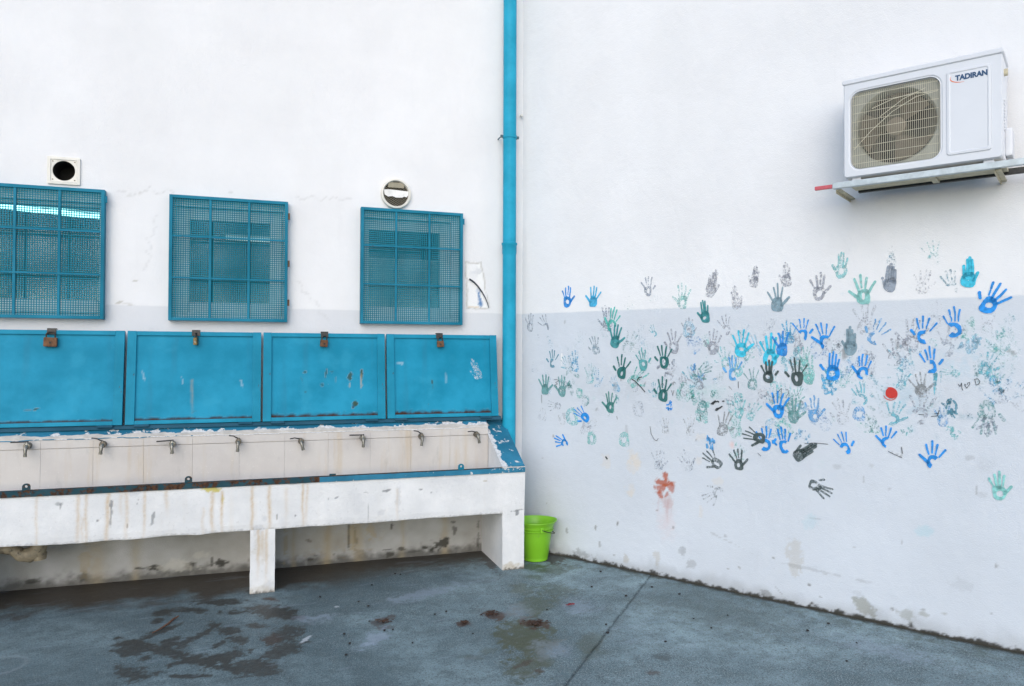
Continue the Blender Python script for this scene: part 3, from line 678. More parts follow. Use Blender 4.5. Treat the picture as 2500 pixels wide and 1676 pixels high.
SCRIBBLES = [
    ('pen_scribble', [[(3.0038, 1.3907), (3.0126, 1.3768), (3.02, 1.3969), (3.0209, 1.3742), (3.0247, 1.3573)], [(3.0394, 1.3861), (3.0346, 1.3916), (3.0355, 1.3832), (3.0433, 1.3692), (3.0588, 1.3923), (3.0564, 1.4007), (3.0492, 1.3977), (3.0453, 1.388)], [(3.0806, 1.4183), (3.0876, 1.3876)], [(3.0782, 1.4182), (3.0949, 1.4215), (3.1044, 1.4077), (3.0996, 1.3935), (3.09, 1.3876)]], 0.0028, 'ink'),
    ('marker_letters', [[(1.5898, 1.2193), (1.6035, 1.2174), (1.6143, 1.2308), (1.636, 1.237), (1.6425, 1.2321)], [(1.598, 1.2249), (1.6198, 1.2388)], [(1.6198, 1.1792), (1.6279, 1.1771), (1.6441, 1.1908), (1.6656, 1.2048)], [(1.6252, 1.1873), (1.6522, 1.1938)], [(1.6683, 1.2384), (1.679, 1.2399)]], 0.009, 'ink'),
    ('pen_scribble', [[(2.0337, 1.3158), (2.0522, 1.336), (2.0487, 1.2673)], [(2.0773, 1.3271), (2.0893, 1.3299), (2.0979, 1.3156), (2.0917, 1.3008), (2.0821, 1.2906), (2.0806, 1.2759)], [(1.9945, 1.2724), (2.0068, 1.2803), (2.0019, 1.2924), (2.0068, 1.2936)], [(2.1568, 1.3119), (2.1502, 1.2981)], [(2.1652, 1.2553), (2.1792, 1.2583), (2.1839, 1.2465), (2.1769, 1.2414)], [(2.0263, 1.2196), (2.0336, 1.1955)]], 0.0024, 'ink'),
    ('pen_scribble', [[(1.3035, 1.2979), (1.3123, 1.2659)], [(1.3211, 1.2985), (1.3123, 1.2605)], [(1.3386, 1.283), (1.3374, 1.2615)], [(1.3064, 1.352), (1.3152, 1.336), (1.321, 1.3578), (1.3339, 1.3474)], [(1.711, 1.3376), (1.7311, 1.3178)], [(1.9021, 0.9191), (1.9222, 0.901)], [(1.2263, 1.3334), (1.2383, 1.3446), (1.2472, 1.3286)]], 0.0026, 'ink'),
    ('dark_smear', [[(0.9924, 1.3684), (1.0177, 1.3551), (1.0366, 1.3389), (1.0679, 1.312), (1.0989, 1.2798)], [(1.0366, 1.3584), (1.0491, 1.3782), (1.074, 1.3843)]], 0.007, 'ink'),
    ('pen_scribble', [[(0.1959, 1.2229), (0.1992, 1.1618)], [(0.3152, 1.3455), (0.3409, 1.3492), (0.3593, 1.3376), (0.33, 1.3247), (0.3484, 1.3132), (0.3264, 1.3065), (0.3448, 1.289)], [(0.9061, 1.3663), (0.9048, 1.3521)], [(0.871, 1.0956), (0.8762, 1.0732)], [(1.1392, 1.0393), (1.1485, 0.985), (1.1728, 0.9484), (1.191, 0.9416), (1.203, 0.9589)]], 0.003, 'ink'),
    ('green_scratch', [[(1.7741, 1.3701), (1.7752, 1.3294)], [(1.5125, 1.1423), (1.5142, 1.1003)]], 0.004, 'ink'),
    ('dark_smear', [[(0.7795, 0.7924), (0.7915, 0.7792)]], 0.012, 'ink'),
    ('pen_scribble', [[(2.8128, 1.2152), (2.8386, 1.2137)], [(2.8745, 1.207), (2.905, 1.2116), (2.9127, 1.2437)], [(2.8899, 1.2223), (2.9101, 1.2263)], [(2.6578, 0.9941), (2.6903, 0.979), (2.7277, 0.9645)], [(2.7253, 1.0236), (2.7305, 0.9885)], [(2.1927, 1.002), (2.2482, 1.0108), (2.3269, 1.0095)]], 0.0032, 'ink')]
LITTER = [
    ('leaf_litter', (-0.466, -1.58), 0.05, 60, 'leaf', 'dark brown clump of wet leaf litter on the mossy patch'),
    ('leaf_litter', (-0.85, -1.448), 0.022, 24, 'leaf', 'small round brown litter clump on bare concrete'),
    ('leaf_litter', (-0.657, -1.353), 0.04, 34, 'leaf', 'flat brown litter clump, nearer the trough than the mossy patch'),
    ('leaf_litter', (-1.286, -1.289), 0.045, 26, 'leaf', 'thin brown litter scraps in the middle of the floor'),
    ('red_scrap', (-0.153, -1.362), 0.018, 14, 'leafred', 'crumpled red scrap on the floor left of the slab joint'),
    ('red_scrap', (-0.027, -0.409), 0.04, 14, 'leafred', 'red brown crumbs on the floor in front of the green bucket')]
GRIT = [(-0.088, -1.726), (-0.135, -1.841), (0.595, -1.387), (0.319, -0.793), (0.44, -1.798), (0.661, -1.813), (0.453, -1.956), (1.133, -2.104), (1.073, -2.382), (0.117, -1.086), (0.497, -1.207), (0.945, -2.155), (0.25, -1.312), (-0.323, -1.4), (0.106, -2.048), (0.849, -2.552), (-1.337, -1.003), (-1.384, -0.904), (-1.075, -0.403), (-1.041, -0.431), (-1.507, -1.555), (-1.519, -1.413), (-1.257, -1.433), (-1.303, -1.429), (-1.605, -0.742), (-1.54, -1.7), (-1.366, -1.263), (-0.908, -1.243), (-1.188, -1.652), (-0.849, -1.628), (-0.982, -1.268), (-1.262, -0.603)]

# ================================================================== LARGE STRUCTURE
RIGHT_ROT = math.atan2(-0.837153, 0.546969)      # the right wall leaves the corner at 123 degrees to the left wall

# ---- ground: dirt sheet to the horizon, concrete slabs on it, the joint between them open
bm = bmesh.new()
for x0, x1, y0, y1 in ((-120, 120, -120, 60),):
    bm.faces.new([bm.verts.new(c) for c in ((x0, y0, -.02), (x1, y0, -.02), (x1, y1, -.02), (x0, y1, -.02))])
ground = obj('ground', bm, M['soil'])
tag(ground, kind='structure')
# joint runs from (0.72,-0.85) at the right wall to (-1.5,-3.38)
JA, JB = np.array([0.75, -0.817]), np.array([-0.543, -2.289])
jd = (JB - JA) / np.linalg.norm(JB - JA)
jn = np.array([-jd[1], jd[0]])                    # points to the right-hand slab side or left; sign handled below
us = segs([-60, -12, -3.75, 1.9, 12, 60], [8, 1.5, .0095, 1.5, 8])
vs_ = segs([-60, -12, -3.4, .02, .6], [8, 1.2, .0095, .3])
Ug, Vg = np.meshgrid(us, vs_, indexing='ij')
st = Stain(Ug, Vg, 3)
# broad damp area in front of the left half of the trough
st.over(sstep(.1, -1.9, Ug + (st.n1 - .5) * 1.3 + (st.n2 - .5) * .3) * sstep(-3.3, -2.2, Vg) * .45, (.026, .046, .055))
# shadow plus damp painted under the trough; dirty strip along the right wall's foot
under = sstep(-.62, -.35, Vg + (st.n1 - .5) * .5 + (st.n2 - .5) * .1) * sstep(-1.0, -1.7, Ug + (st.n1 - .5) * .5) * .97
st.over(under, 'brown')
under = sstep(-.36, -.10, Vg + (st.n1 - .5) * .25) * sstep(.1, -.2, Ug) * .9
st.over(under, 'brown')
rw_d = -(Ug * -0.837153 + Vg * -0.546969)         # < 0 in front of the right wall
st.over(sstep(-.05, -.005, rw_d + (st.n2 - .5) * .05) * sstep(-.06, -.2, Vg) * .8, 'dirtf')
st.over(sstep(-.25, -.02, rw_d + (st.n1 - .5) * .4) * .35 * sstep(.4, .65, st.n2), 'moss')
for s in FLOOR_STAINS:
    st.blob(s[0], s[1], s[2] * (1.28 if s[5] == 'moss' else 1.16), s[3] * (1.3 if s[5] == 'moss' else 1.2), s[4], s[5], min(1, s[6] * 1.12), 1.0, .13 if s[5] != 'pale' else .7)
# chalk ring and marker outline near the left edge
dch = np.sqrt((Ug + 3.175) ** 2 + (Vg + 1.30) ** 2)
st.over(np.exp(-((dch - .115 - (st.n2 - .5) * .01) / .012) ** 2) * .14 * (.2 + st.n3), 'white')
# scattered scuffs
sc_ = sstep(.72, .80, fbm(Ug * 3 + Vg * 9, Vg * 22 - Ug * 5, 77, 3))
st.over(sc_ * .14, 'pale')
side = (Ug - JA[0]) * jn[0] + (Vg - JA[1]) * jn[1]
gap = .0035
def slab_z(U, V):
    s_ = (U - JA[0]) * jn[0] + (V - JA[1]) * jn[1] + .004 * np.sin(U * 31) * .4
    z = -.018 * np.exp(-(s_ / gap) ** 4)
    return U, V, z + .0035 * (fbm(U * .8, V * .8, 41) - .5) * 2
st.over(np.exp(-((side + (st.n2 - .5) * .02) / .007) ** 2) * .42, 'dirtf')
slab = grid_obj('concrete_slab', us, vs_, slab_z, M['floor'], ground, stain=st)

# ---- left wall with three window openings
DUCT = (-3.288, -3.154, 2.678, 2.812)      # hole behind the square vent
OPEN = [(-3.72, -2.99, 1.80, 2.55), (-2.545, -1.835, 1.81, 2.565), (-1.276, -.585, 1.81, 2.565)]
us = segs([-14, -3.80, -3.72, -3.288, -3.154, -2.99, -2.545, -1.835, -1.276, -.585, 0], [3, .02, .015, .015, .015, .015, .015, .015, .015, .0105])
vs_ = segs([-.05, .46, 1.0, 1.80, 1.81, 2.55, 2.565, 2.678, 2.812, 2.9, 7.0], [.0075, .03, .014, .01, .011, .015, .015, .015, .03, .5])
Ug, Vg = np.meshgrid(us, vs_, indexing='ij')
st = Stain(Ug, Vg, 11)
low = sstep(.50, .40, Vg)
st.over(low * (.35 + .5 * st.n1), (.25, .24, .20))
st.over(sstep(.10, .01, Vg + (st.n2 - .5) * .10) * .75, 'mould')
for x, w, a in ((-3.0, .05, .4), (-2.77, .03, .4), (-1.5, .03, .6), (-1.28, .04, .5), (-.62, .03, .5), (-1.75, .02, .5), (-.95, .02, .4)):
    st.over(low * np.exp(-((Ug - x + (st.n1 - .5) * .05) / w) ** 2) * a * (.5 + st.n2), 'tan')
for s in LEFT_STAINS:
    c = 'pale_w' if s[5] == 'pale' else s[5]
    st.blob(s[0], s[1], s[2], s[3], s[4], c, s[6], .9 if s[3] > .012 else .35, .3)
# broken rectangle of newer plaster beside the rightmost window, ragged rim
px0, px1 = -.468 + (2.255 - Vg) * .04, -.345 + (2.255 - Vg) * .20
d_in = np.minimum(np.minimum(Ug - px0, px1 - Ug), np.minimum(Vg - 1.902, 2.258 - Vg)) + (st.n2 - .5) * .03
m_in = sstep(-.004, .006, d_in)
st.a *= 1 - .3 * m_in * (st.a < .3)
st.over(m_in * (st.a < .25) * .9, (.84, .835, .82))
st.over(np.exp(-((d_in - .001) / .005) ** 2) * .65, (.42, .39, .35))
# hairline cracks
def crack(u, v, du, dv, a):
    tt = ((Ug - u) * du + (Vg - v) * dv) / (du * du + dv * dv)
    off = (Ug - u) * -dv + (Vg - v) * du
    off = off / math.hypot(du, dv) + (fbm(tt * 9, tt * 0 + u, 13) - .5) * .10
    st.over(np.exp(-(off / .006) ** 2) * (tt > 0) * (tt < 1) * a, (.45, .44, .43))
for c_ in ((-2.9, 2.62, .35, .05, .35), (-1.75, 2.66, .4, .04, .3), (-2.72, 2.1, .05, .4, .22), (-1.5, 1.78, -.25, .3, .25)):
    crack(*c_)
ev, ef = [], []
for (a, b, c, d) in OPEN:
    for q in (((a, c), (b, c)), ((b, c), (b, d)), ((b, d), (a, d)), ((a, d), (a, c))):
        k = len(ev)
        (p0, p1) = q
        ev += [(p0[0], 0, p0[1]), (p1[0], 0, p1[1]), (p1[0], .20, p1[1]), (p0[0], .20, p0[1])]
        ef.append((k, k + 1, k + 2, k + 3))
wall_l = grid_obj('plaster_wall', us, vs_, lambda U, V: (U, (fbm(U * 1.3, V * 1.3, 8) - .5) * .006 * np.minimum(1, -U * 4) * 0 + 0 * U, V), M['wall_l'], None, OPEN + [DUCT], st, (ev, ef))
tag(wall_l, 'white plaster wall with three grilled windows, above and behind the wash trough', 'wall')

# ---- right wall
us = segs([0, 3.75, 14], [.0095, 2])
vs_ = segs([-.05, .30, 2.05, 7.0], [.007, .0105, .6])
Ug, Vg = np.meshgrid(us, vs_, indexing='ij')
st = Stain(Ug, Vg, 21)
for s in RIGHT_STAINS:
    c = 'pale_w' if s[5] == 'pale' else s[5]
    st.blob(s[0], s[1], s[2], s[3], s[4], c, s[6], .9, .3)
rng = random.Random(5)
for k in range(5):                                  # rusty runs under the red print
    st.drip(1.25 + rng.uniform(-.05, .05), .58, rng.uniform(.10, .24), .22, 'redrust', .005)
# grime at the foot of the wall, mould where it meets the floor, darker low down near the corner
st.over(sstep(.12, .0, Vg + (st.n1 - .5) * .16) * .32, 'dirt')
st.over(sstep(.030, .010, Vg + (st.n2 - .5) * .055 + (st.n3 - .5) * .02) * .95, 'mould')
st.over(sstep(.016, .008, Vg + (st.n2 - .5) * .012) * .95, 'mould')
st.over(sstep(.5, .0, Ug + (st.n1 - .5) * .3) * sstep(.55, .1, Vg + (st.n2 - .5) * .2) * .35, (.42, .43, .38))
for k in range(26):                                 # specks and knocks
    u, v = rng.uniform(.2, 3.5), abs(rng.gauss(0, .45)) + .05
    st.blob(u, v, rng.uniform(.004, .012), rng.uniform(.004, .02), 0, 'dirt', rng.uniform(.3, .7), .8)
for k in range(70):                                 # faint fingertip specks in the zone of the prints
    u, v = rng.uniform(.25, 3.4), rng.gauss(1.35, .17)
    st.blob(u, v, rng.uniform(.006, .02), rng.uniform(.008, .03), rng.uniform(-1, 1), rng.choice(['hazet', 'hazeb', 'hazeg', 'haze', 'dirt']), rng.uniform(.25, .6), 1.0)
wall_r = grid_obj('handprint_wall', us, vs_, lambda U, V: (U, 0 * U, V), M['wall_r'], None, (), st)
wall_r.rotation_euler = (0, 0, RIGHT_ROT)
tag(wall_r, 'white and pale grey wall covered with painted handprints, right of the downpipe', 'wall')

# ---- the room behind the windows, closed box open only towards the wall
bm = bmesh.new()
x0, x1, y0, y1, z0, z1 = -7.0, -.02, .20, 5.2, .0, 3.05
c = [bm.verts.new(v) for v in ((x0, y0, z0), (x1, y0, z0), (x1, y1, z0), (x0, y1, z0), (x0, y0, z1), (x1, y0, z1), (x1, y1, z1), (x0, y1, z1))]
for f in ((0, 1, 2, 3), (4, 7, 6, 5), (1, 5, 6, 2), (2, 6, 7, 3), (3, 7, 4, 0)):
    bm.faces.new([c[i] for i in f])
# inner face of the outside wall, left open at the windows
xs = sorted({x0, x1, *[v for o in OPEN for v in o[:2]]}); zs = sorted({z0, z1, *[v for o in OPEN for v in o[2:]]})
for xa, xb in zip(xs, xs[1:]):
    for za, zb in zip(zs, zs[1:]):
        mx, mz = (xa + xb) / 2, (za + zb) / 2
        if any(o[0] < mx < o[1] and o[2] < mz < o[3] for o in OPEN): continue
        bm.faces.new([bm.verts.new(v) for v in ((xa, y0, za), (xa, y0, zb), (xb, y0, zb), (xb, y0, za))])
tag(obj('room_interior', bm, M['room']), kind='structure')

for k, (a, b, lab) in enumerate((((-4.55, 2.24, 2.90), (-3.42, 2.69, 2.90), 'bright fluorescent lamp seen through the grille of the leftmost window'), ((-2.42, 3.62, 2.90), (-1.86, 3.70, 2.90), 'dim fluorescent lamp seen through the grille of the middle window'))):
    va, vb = Vector(a), Vector(b)
    t = thing('ceiling_lamp', lab, 'lamp', tuple((va + vb) / 2), (0, 0, math.atan2(b[1] - a[1], b[0] - a[0])))
    L2 = (vb - va).length / 2
    obj('housing', box(-L2, L2, -.06, .06, .02, .10, bev=.008), M['alu'], t)
    bm = bmesh.new()
    add_tube(bm, [(-L2 + .02, 0, -.015), (L2 - .02, 0, -.015)], .024 if k == 0 else .024, 12)
    obj('tube', bm, M['tube'] if k == 0 else M['tube_dim'], t, True)

# ================================================================== WASH TROUGH
TX0, TX1 = -4.75, -.17
trough = thing('wash_trough', 'long white plastered concrete wash trough on stubby legs, blue painted rim', 'trough')
def apron_fn(U, V):
    wob = .007 * (fbm(U * 6, V * 0, 3) - .5) * 2 * sstep(.47, .405, V)
    return U, -.54 - .006 * (fbm(U * 2, V * 2, 6) - .5) + .004 * sstep(.45, .405, V), V + wob
us = segs([TX0, -3.5, TX1], [.1, .0075]); vs_ = segs([.405, .712], [.006])
Ug, Vg = np.meshgrid(us, vs_, indexing='ij')
st = Stain(Ug, Vg, 31)
for s in APRON_STAINS: st.blob(s[0], s[1], s[2], s[3], s[4], s[5], s[6], .8 if min(s[2], s[3]) > .008 else .3, .3)
for d in APRON_DRIPS: st.drip(d[0], d[1] - .005, d[2] * 1.5, d[3] * .75, 'orange', .005 + .004 * abs(math.sin(d[0] * 37)))
st.over(sstep(.685, .712, Vg + (st.n2 - .5) * .03) * .75 * sstep(-1.25, -1.6, Ug + (st.n1 - .5) * .2) * sstep(-3.0, -2.3, Ug), 'rustd')
st.over(sstep(.42, .405, Vg + (st.n3 - .5) * .02) * .4, 'dirt')
# front skin, underside lip and inner face of the apron
n_u = len(us)
apron = grid_obj('apron', us, vs_, apron_fn, M['plaster'], trough, stain=st)
bm = box(TX0, TX1 - .162, -.534, -.455, .409, .709)
obj('apron_core', bm, M['plaster'], trough)
def leg(x0, x1, name='leg', y1=-.002, z1=.408, seed=0):
    us = segs([x0, x1], [.008]); vs_ = segs([-.01, z1], [.008])
    Ug, Vg = np.meshgrid(us, vs_, indexing='ij')
    s_ = Stain(Ug, Vg, 40 + seed)
    for s in APRON_STAINS: s_.blob(s[0], s[1], s[2], s[3], s[4], s[5], s[6], .8, .3)
    s_.over(sstep(.06, .0, Vg + (s_.n2 - .5) * .07) * .45, 'tan')
    s_.over(sstep(.018, .0, Vg + (s_.n3 - .5) * .03) * .8, 'mould')
    if x0 < -1.5:
        for d in ((-1.98, .42, .35, .7), (-1.93, .42, .4, .6), (-1.955, .40, .22, .5)): s_.drip(d[0], d[1], d[2], d[3], 'orange', .007)
    o = grid_obj(name, us, vs_, lambda U, V: (U + .004 * (fbm(V * 9, U * 0 + seed, 2) - .5), -.5405 + .003 * (fbm(U * 9, V * 9, 4) - .5), V), M['plaster'], trough, stain=s_)
    add = box(x0 + .003, x1 - .003, -.536, y1, -.01, z1 - .002)
    obj('leg_core', add, M['plaster'], o)
leg(-2.028, -1.876, seed=1)
leg(-3.78, -3.62, seed=2)
# right end wall: one slab from floor to rim, its top sloping down to the front
def prism_x(bm, prof, x0, x1):
    a = [bm.verts.new((x0, y, z)) for y, z in prof]; b = [bm.verts.new((x1, y, z)) for y, z in prof]
    bm.faces.new(a); bm.faces.new(b[::-1])
    for k in range(len(prof)):
        bm.faces.new((a[k], b[k], b[(k + 1) % len(prof)], a[(k + 1) % len(prof)]))
    bmesh.ops.recalc_face_normals(bm, faces=list(bm.faces))
def end_top(y): return 1.036 + .547 * y
bm = bmesh.new()
prism_x(bm, [(-.002, -.01), (-.536, -.01), (-.536, end_top(-.536) - .004), (-.002, end_top(-.002) - .004)], -.330, TX1)
bmesh.ops.bevel(bm, geom=[e for e in bm.edges if all(v.co.y < -.5 for v in e.verts)], offset=.006, segments=2, affect='EDGES')
end = obj('end_wall', bm, M['plaster'], trough)
# front skin of the end wall in line with the apron
us = segs([-.332, TX1 + .001], [.007]); vs_ = segs([-.01, .738], [.0075])
Ug, Vg = np.meshgrid(us, vs_, indexing='ij')
s_ = Stain(Ug, Vg, 55)
for s in APRON_STAINS: s_.blob(s[0], s[1], s[2], s[3], s[4], s[5], s[6], .8, .3)
s_.over(sstep(.05, .0, Vg + (s_.n2 - .5) * .06) * .5, 'tan'); s_.over(sstep(.02, .0, Vg + (s_.n3 - .5) * .03) * .8, 'mould')
grid_obj('leg', us, vs_, lambda U, V: (U + .007 * sstep(.3, .74, V) * (U + .332) / .16, -.5425 + .002 * (fbm(U * 9, V * 9, 4) - .5), V), M['plaster'], trough, stain=s_)
# blue painted slope on top of the end wall, paint flaking along its inner edge
us = segs([-.338, -.166], [.006]); vs_ = segs([-.548, .0], [.008])
Ug, Vg = np.meshgrid(us, vs_, indexing='ij')
s_ = Stain(Ug, Vg, 61)
inner = -.335 + .0 * Vg
s_.a = sstep(.045, .0, Ug - inner + (s_.n2 - .5) * .05) * .9 + sstep(-.47, -.54, Vg) * sstep(.08, .0, Ug - inner) * .6
s_.rgb[...] = .7
grid_obj('end_rim', us, vs_, lambda U, V: (U, V, end_top(V) + .004 * (fbm(U * 14, V * 14, 9) - .5) + .001), M['rim'], trough, stain=s_)
bm = box(-.166, -.1645, -.546, -.004, .70, .71)
bm.free()
# basin floor, back ledge with sloping blue top, tiled back
obj('basin_floor', box(TX0, -.331, -.456, -.004, .41, .47), M['plaster'], trough)
bm = bmesh.new()
prism_x(bm, [(-.004, .4705), (-.165, .4705), (-.165, .995), (-.150, 1.005), (-.085, 1.045), (-.004, 1.06)], TX0, -.331)
obj('back_ledge', bm, M['grout'], trough)
us = segs([TX0, -3.6, -.333], [.1, .0085]); vs_ = segs([0, 1], [.09])
Ug, Vg = np.meshgrid(us, vs_, indexing='ij')
s_ = Stain(Ug, Vg * .1, 71)
s_.a = sstep(.35, .0, Vg + (s_.n1 - .5) * .7 + (s_.n2 - .5) * .5 - .18) * (.15 + .5 * sstep(-2.95, -2.3, Ug + (s_.n1 - .5) * .3))
s_.rgb[...] = .7
grid_obj('back_rim', us, vs_, lambda U, V: (U, -.1685 + .09 * V, .982 + .012 * (fbm(U * 12, V * 0, 5) - .5) * (1 - V) + .075 * V ** .8 + .003 * (fbm(U * 20, V * 3, 15) - .5)), M['rim'], trough, stain=s_)
# glazed tiles on the back of the basin: two courses
rng = random.Random(2)
tile_me = {}
TW = .296
for row, (za, zb) in enumerate(((.475, .926), (.930, .978))):
    x = -.334
    while x > -4.4:
        key = row
        if key not in tile_me:
            b_ = box(-TW + .0008, 0, -.008, 0, 0, zb - za, bev=.0006)
            m_ = bpy.data.meshes.new('tile'); b_.to_mesh(m_); b_.free(); m_.materials.append(M['tile']); tile_me[key] = m_
        o = link(bpy.data.objects.new('tile', tile_me[key]), trough)
        o.location = (x, -.1655 - rng.uniform(0, .0012), za)
        x -= TW
# steel angle along the front rim with four lock eyes
bm = bmesh.new()
add_box(bm, TX0, -.166, -.548, -.500, .7125, .7285)
add_box(bm, TX0, -.168, -.5485, -.5435, .694, .7125)
angle = obj('rim_angle', bm, M['angle'], trough)
us = segs([-1.6, -.165], [.006]); vs_ = segs([.694, .7285], [.005])
Ug, Vg = np.meshgrid(us, vs_, indexing='ij')
s_ = Stain(Ug, Vg, 81)
s_.a = sstep(.35, .85, s_.n1 * .5 + s_.n2 * .5) * .35 - .06
grid_obj('rim_paint', us, vs_, lambda U, V: (U, -.550 + 0 * U + .001 * (fbm(U * 30, V * 30, 3) - .5), V + .003 * (fbm(U * 8, V * 0, 4) - .5)), M['rim'], trough, stain=s_)
for i, x in enumerate((-3.274, -2.396, -1.515, -.635)):
    bm = bmesh.new()
    h = .036 if i != 2 else .014
    w = .021
    pts = [(-w, 0), (w, 0), (w, h - .012)] + ([(w * math.cos(rad(a)), h - .012 + (.018) * math.sin(rad(a))) for a in range(20, 180, 20)] if i != 2 else [(w, h), (-w, h)]) + [(-w, h - .012)]
    fr = [bm.verts.new((p[0], -.004, p[1])) for p in pts]; bk = [bm.verts.new((p[0], .004, p[1])) for p in pts]
    if i != 2:
        hole = [(.008 * math.cos(2 * PI * k / len(pts) - PI * .75), h - .012 + .008 * math.sin(2 * PI * k / len(pts) - PI * .75)) for k in range(len(pts))]
        fh = [bm.verts.new((p[0], -.004, p[1])) for p in hole]; bh = [bm.verts.new((p[0], .004, p[1])) for p in hole]
        bridge(bm, fr, fh); bridge(bm, bh, bk); bridge(bm, fh, bh); bridge(bm, bk, fr)
    else:
        bm.faces.new(fr); bm.faces.new(bk[::-1]); bridge(bm, bk, fr)
    bmesh.ops.recalc_face_normals(bm, faces=list(bm.faces))
    o = obj('lock_eye', bm, M['angle'] if i < 3 else M['grille'], trough)
    o.location = (x, -.528, .7285)
# hinge angle behind the rim, under the lids
bm = bmesh.new()
add_box(bm, TX0, -.215, -.128, -.090, 1.036, 1.062, bev=.002)
obj('hinge_rail', bm, M['hinge'], trough)
# drain elbow below the basin at the left
bm = bmesh.new()
add_tube(bm, [(-3.26, -.30, .42), (-3.26, -.30, .36), (-3.27, -.30, .315), (-3.31, -.30, .295), (-3.36, -.30, .30), (-3.40, -.30, .335), (-3.46, -.30, .345), (-3.9, -.30, .33)], [.04, .045, .052, .048, .04, .034, .032, .032], 14)
add_tube(bm, [(-3.26, -.30, .405), (-3.26, -.30, .372)], .058, 16)
add_tube(bm, [(-3.262, -.30, .30), (-3.258, -.30, .262)], [.044, .036], 14)
obj('drain_trap', bm, M['pvc'], trough, True)

# ================================================================== LIDS AND PADLOCKS
LIDS = [(-3.692, -2.838, 'leftmost blue metal lid, cut by the picture edge'), (-2.822, -1.974, 'blue metal lid with faint rust streak, second from the left'),
        (-1.960, -1.106, 'blue metal lid with dark scratches, third from the left'), (-1.092, -.236, 'rightmost blue metal lid, pale handprint and rusty lower edge')]
LID_H, LEAN = .628, rad(-6.6)
for k, (xa, xb, lab) in enumerate(LIDS):
    w = xb - xa
    t = thing('metal_lid', lab + ', leaning open above the trough', 'lid', (xa, -.110, 1.062), (LEAN, 0, rad((-.25, .15, -.1, .2)[k])), 'blue lids of the wash trough')
    us = segs([.03, w - .03], [.009]); vs_ = segs([.02, LID_H - .015], [.009])
    Ug, Vg = np.meshgrid(us, vs_, indexing='ij')
    s_ = Stain(Ug, Vg, 90 + k * 7)
    amt = (.35, .55, .95, 1.0)[k]
    s_.over(sstep(.042 + .018 * amt, .022, Vg + (s_.n2 - .5) * .05 * amt) * .95 * sstep(.62 - .4 * amt, .75 - .4 * amt, s_.n1 * .5 + s_.n2 * .5 + .12), 'rustd')
    s_.over(sstep(.044, .030, Vg + (s_.n3 - .5) * .010 + (s_.n2 - .5) * .02) * .85, 'rustd')
    s_.over(sstep(.62, .8, s_.n1) * .18, (.05, .36, .52))
    if k == 0: s_.blob(w - .50, .115, .02, .008, .3, 'scratch', .8, .5); s_.blob(w - .55, .108, .03, .003, .1, 'scratch', .5, .3)
    if k == 1:
        s_.drip(.405, .30, .26, .5, 'tan', .006); s_.blob(.42, .08, .03, .008, .4, 'scratch', .4, .8)
        for (u, v) in ((.10, .33), (.72, .27), (.34, .30)): s_.blob(u, v, .006, .03, .2, 'whit', .3, .8)
    if k == 2:
        for (u, v, ru, rv, ro, c, a) in ((.283, .345, .012, .010, 0, 'scratch', .7), (.26, .30, .006, .025, .4, 'scratch', .45), (.43, .335, .006, .035, -.2, 'scratch', .6), (.40, .255, .014, .012, 0, 'scratch', .55),
                                         (.475, .35, .012, .006, 0, 'scratch', .4), (.50, .30, .004, .02, 0, 'scratch', .35), (.600, .315, .014, .034, 0, 'scratch', .85), (.598, .25, .008, .02, 0, 'tan', .6),
                                         (.683, .335, .010, .026, 0, 'scratch', .9), (.680, .28, .006, .045, .05, 'tan', .75), (.640, .115, .018, .022, -.5, 'scratch', .95), (.622, .09, .012, .012, 0, 'rustd', .7), (.285, .205, .014, .008, 0, 'scratch', .4)):
            s_.blob(u, v, ru, rv, ro, c, a, .7, .3)
    if k == 3:
        for (u, v, ru, rv, ro, c, a) in ((.34, .27, .008, .016, 0, 'scratch', .75), (.343, .235, .003, .02, 0, 'scratch', .6), (.31, .10, .008, .006, 0, 'scratch', .6), (.10, .41, .03, .012, 0, 'whit', .3), (.45, .30, .006, .05, 0, 'whit', .18), (.60, .028, .02, .012, 0, 'rustd', 1), (.10, .015, .06, .03, 0, 'rustd', .95)):
            s_.blob(u, v, ru, rv, ro, c, a, .7, .3)
    grid_obj('panel', us, vs_, lambda U, V: (U, -.016 + (.003 + .008 * (fbm(U * 3, V * 3, 60 + k) - .5)) * np.sin(U / w * PI) * np.sin(V / LID_H * PI), V), M['lid'], t, stain=s_)
    obj('frame_bar', box(0, .056, -.030, .002, 0, LID_H, bev=.0025), M['lidframe'], t)
    obj('frame_bar', box(w - .056, w, -.030, .002, 0, LID_H, bev=.0025), M['lidframe'], t)
    obj('frame_bar', box(.0565, w - .0565, -.0285, .002, LID_H - .030, LID_H - .001, bev=.0025), M['lidframe'], t)
    obj('frame_bar', box(.0565, w - .0565, -.0285, .002, .001, .027, bev=.0025), M['lidframe'], t)
    obj('back_sheet', box(.01, w - .01, -.010, .0015, .01, LID_H - .01), M['lid'], t)
    for hx in (.10, w - .10):
        bm = bmesh.new(); add_tube(bm, [(hx - .045, -.022, -.008), (hx + .045, -.022, -.008)], .011, 10)
        obj('hinge', bm, M['hinge'], t, True)
    px = (-3.265, -2.399, -1.541, -.691)[k] - xa
    bm = bmesh.new()
    add_box(bm, px - .026, px + .026, -.034, -.0305, LID_H - .030, LID_H + .006, bev=.001)
    add_box(bm, px - .026, px + .026, -.034, .004, LID_H + .0065, LID_H + .0105, bev=.001)
    obj('hasp', bm, M['darksteel'], t)
    # padlock hanging from the hasp
    plab = ('wide rusty padlock on the leftmost blue lid', 'padlock seen end on, keyhole showing, on the second blue lid', 'rusty red padlock on the third, scratched lid', 'small rusty padlock on the rightmost lid')[k]
    top = t.matrix_world @ Vector((0, 0, 0))
    ml = Matrix.Translation(Vector((xa, -.110, 1.062))) @ Matrix.Rotation(LEAN, 4, 'X')
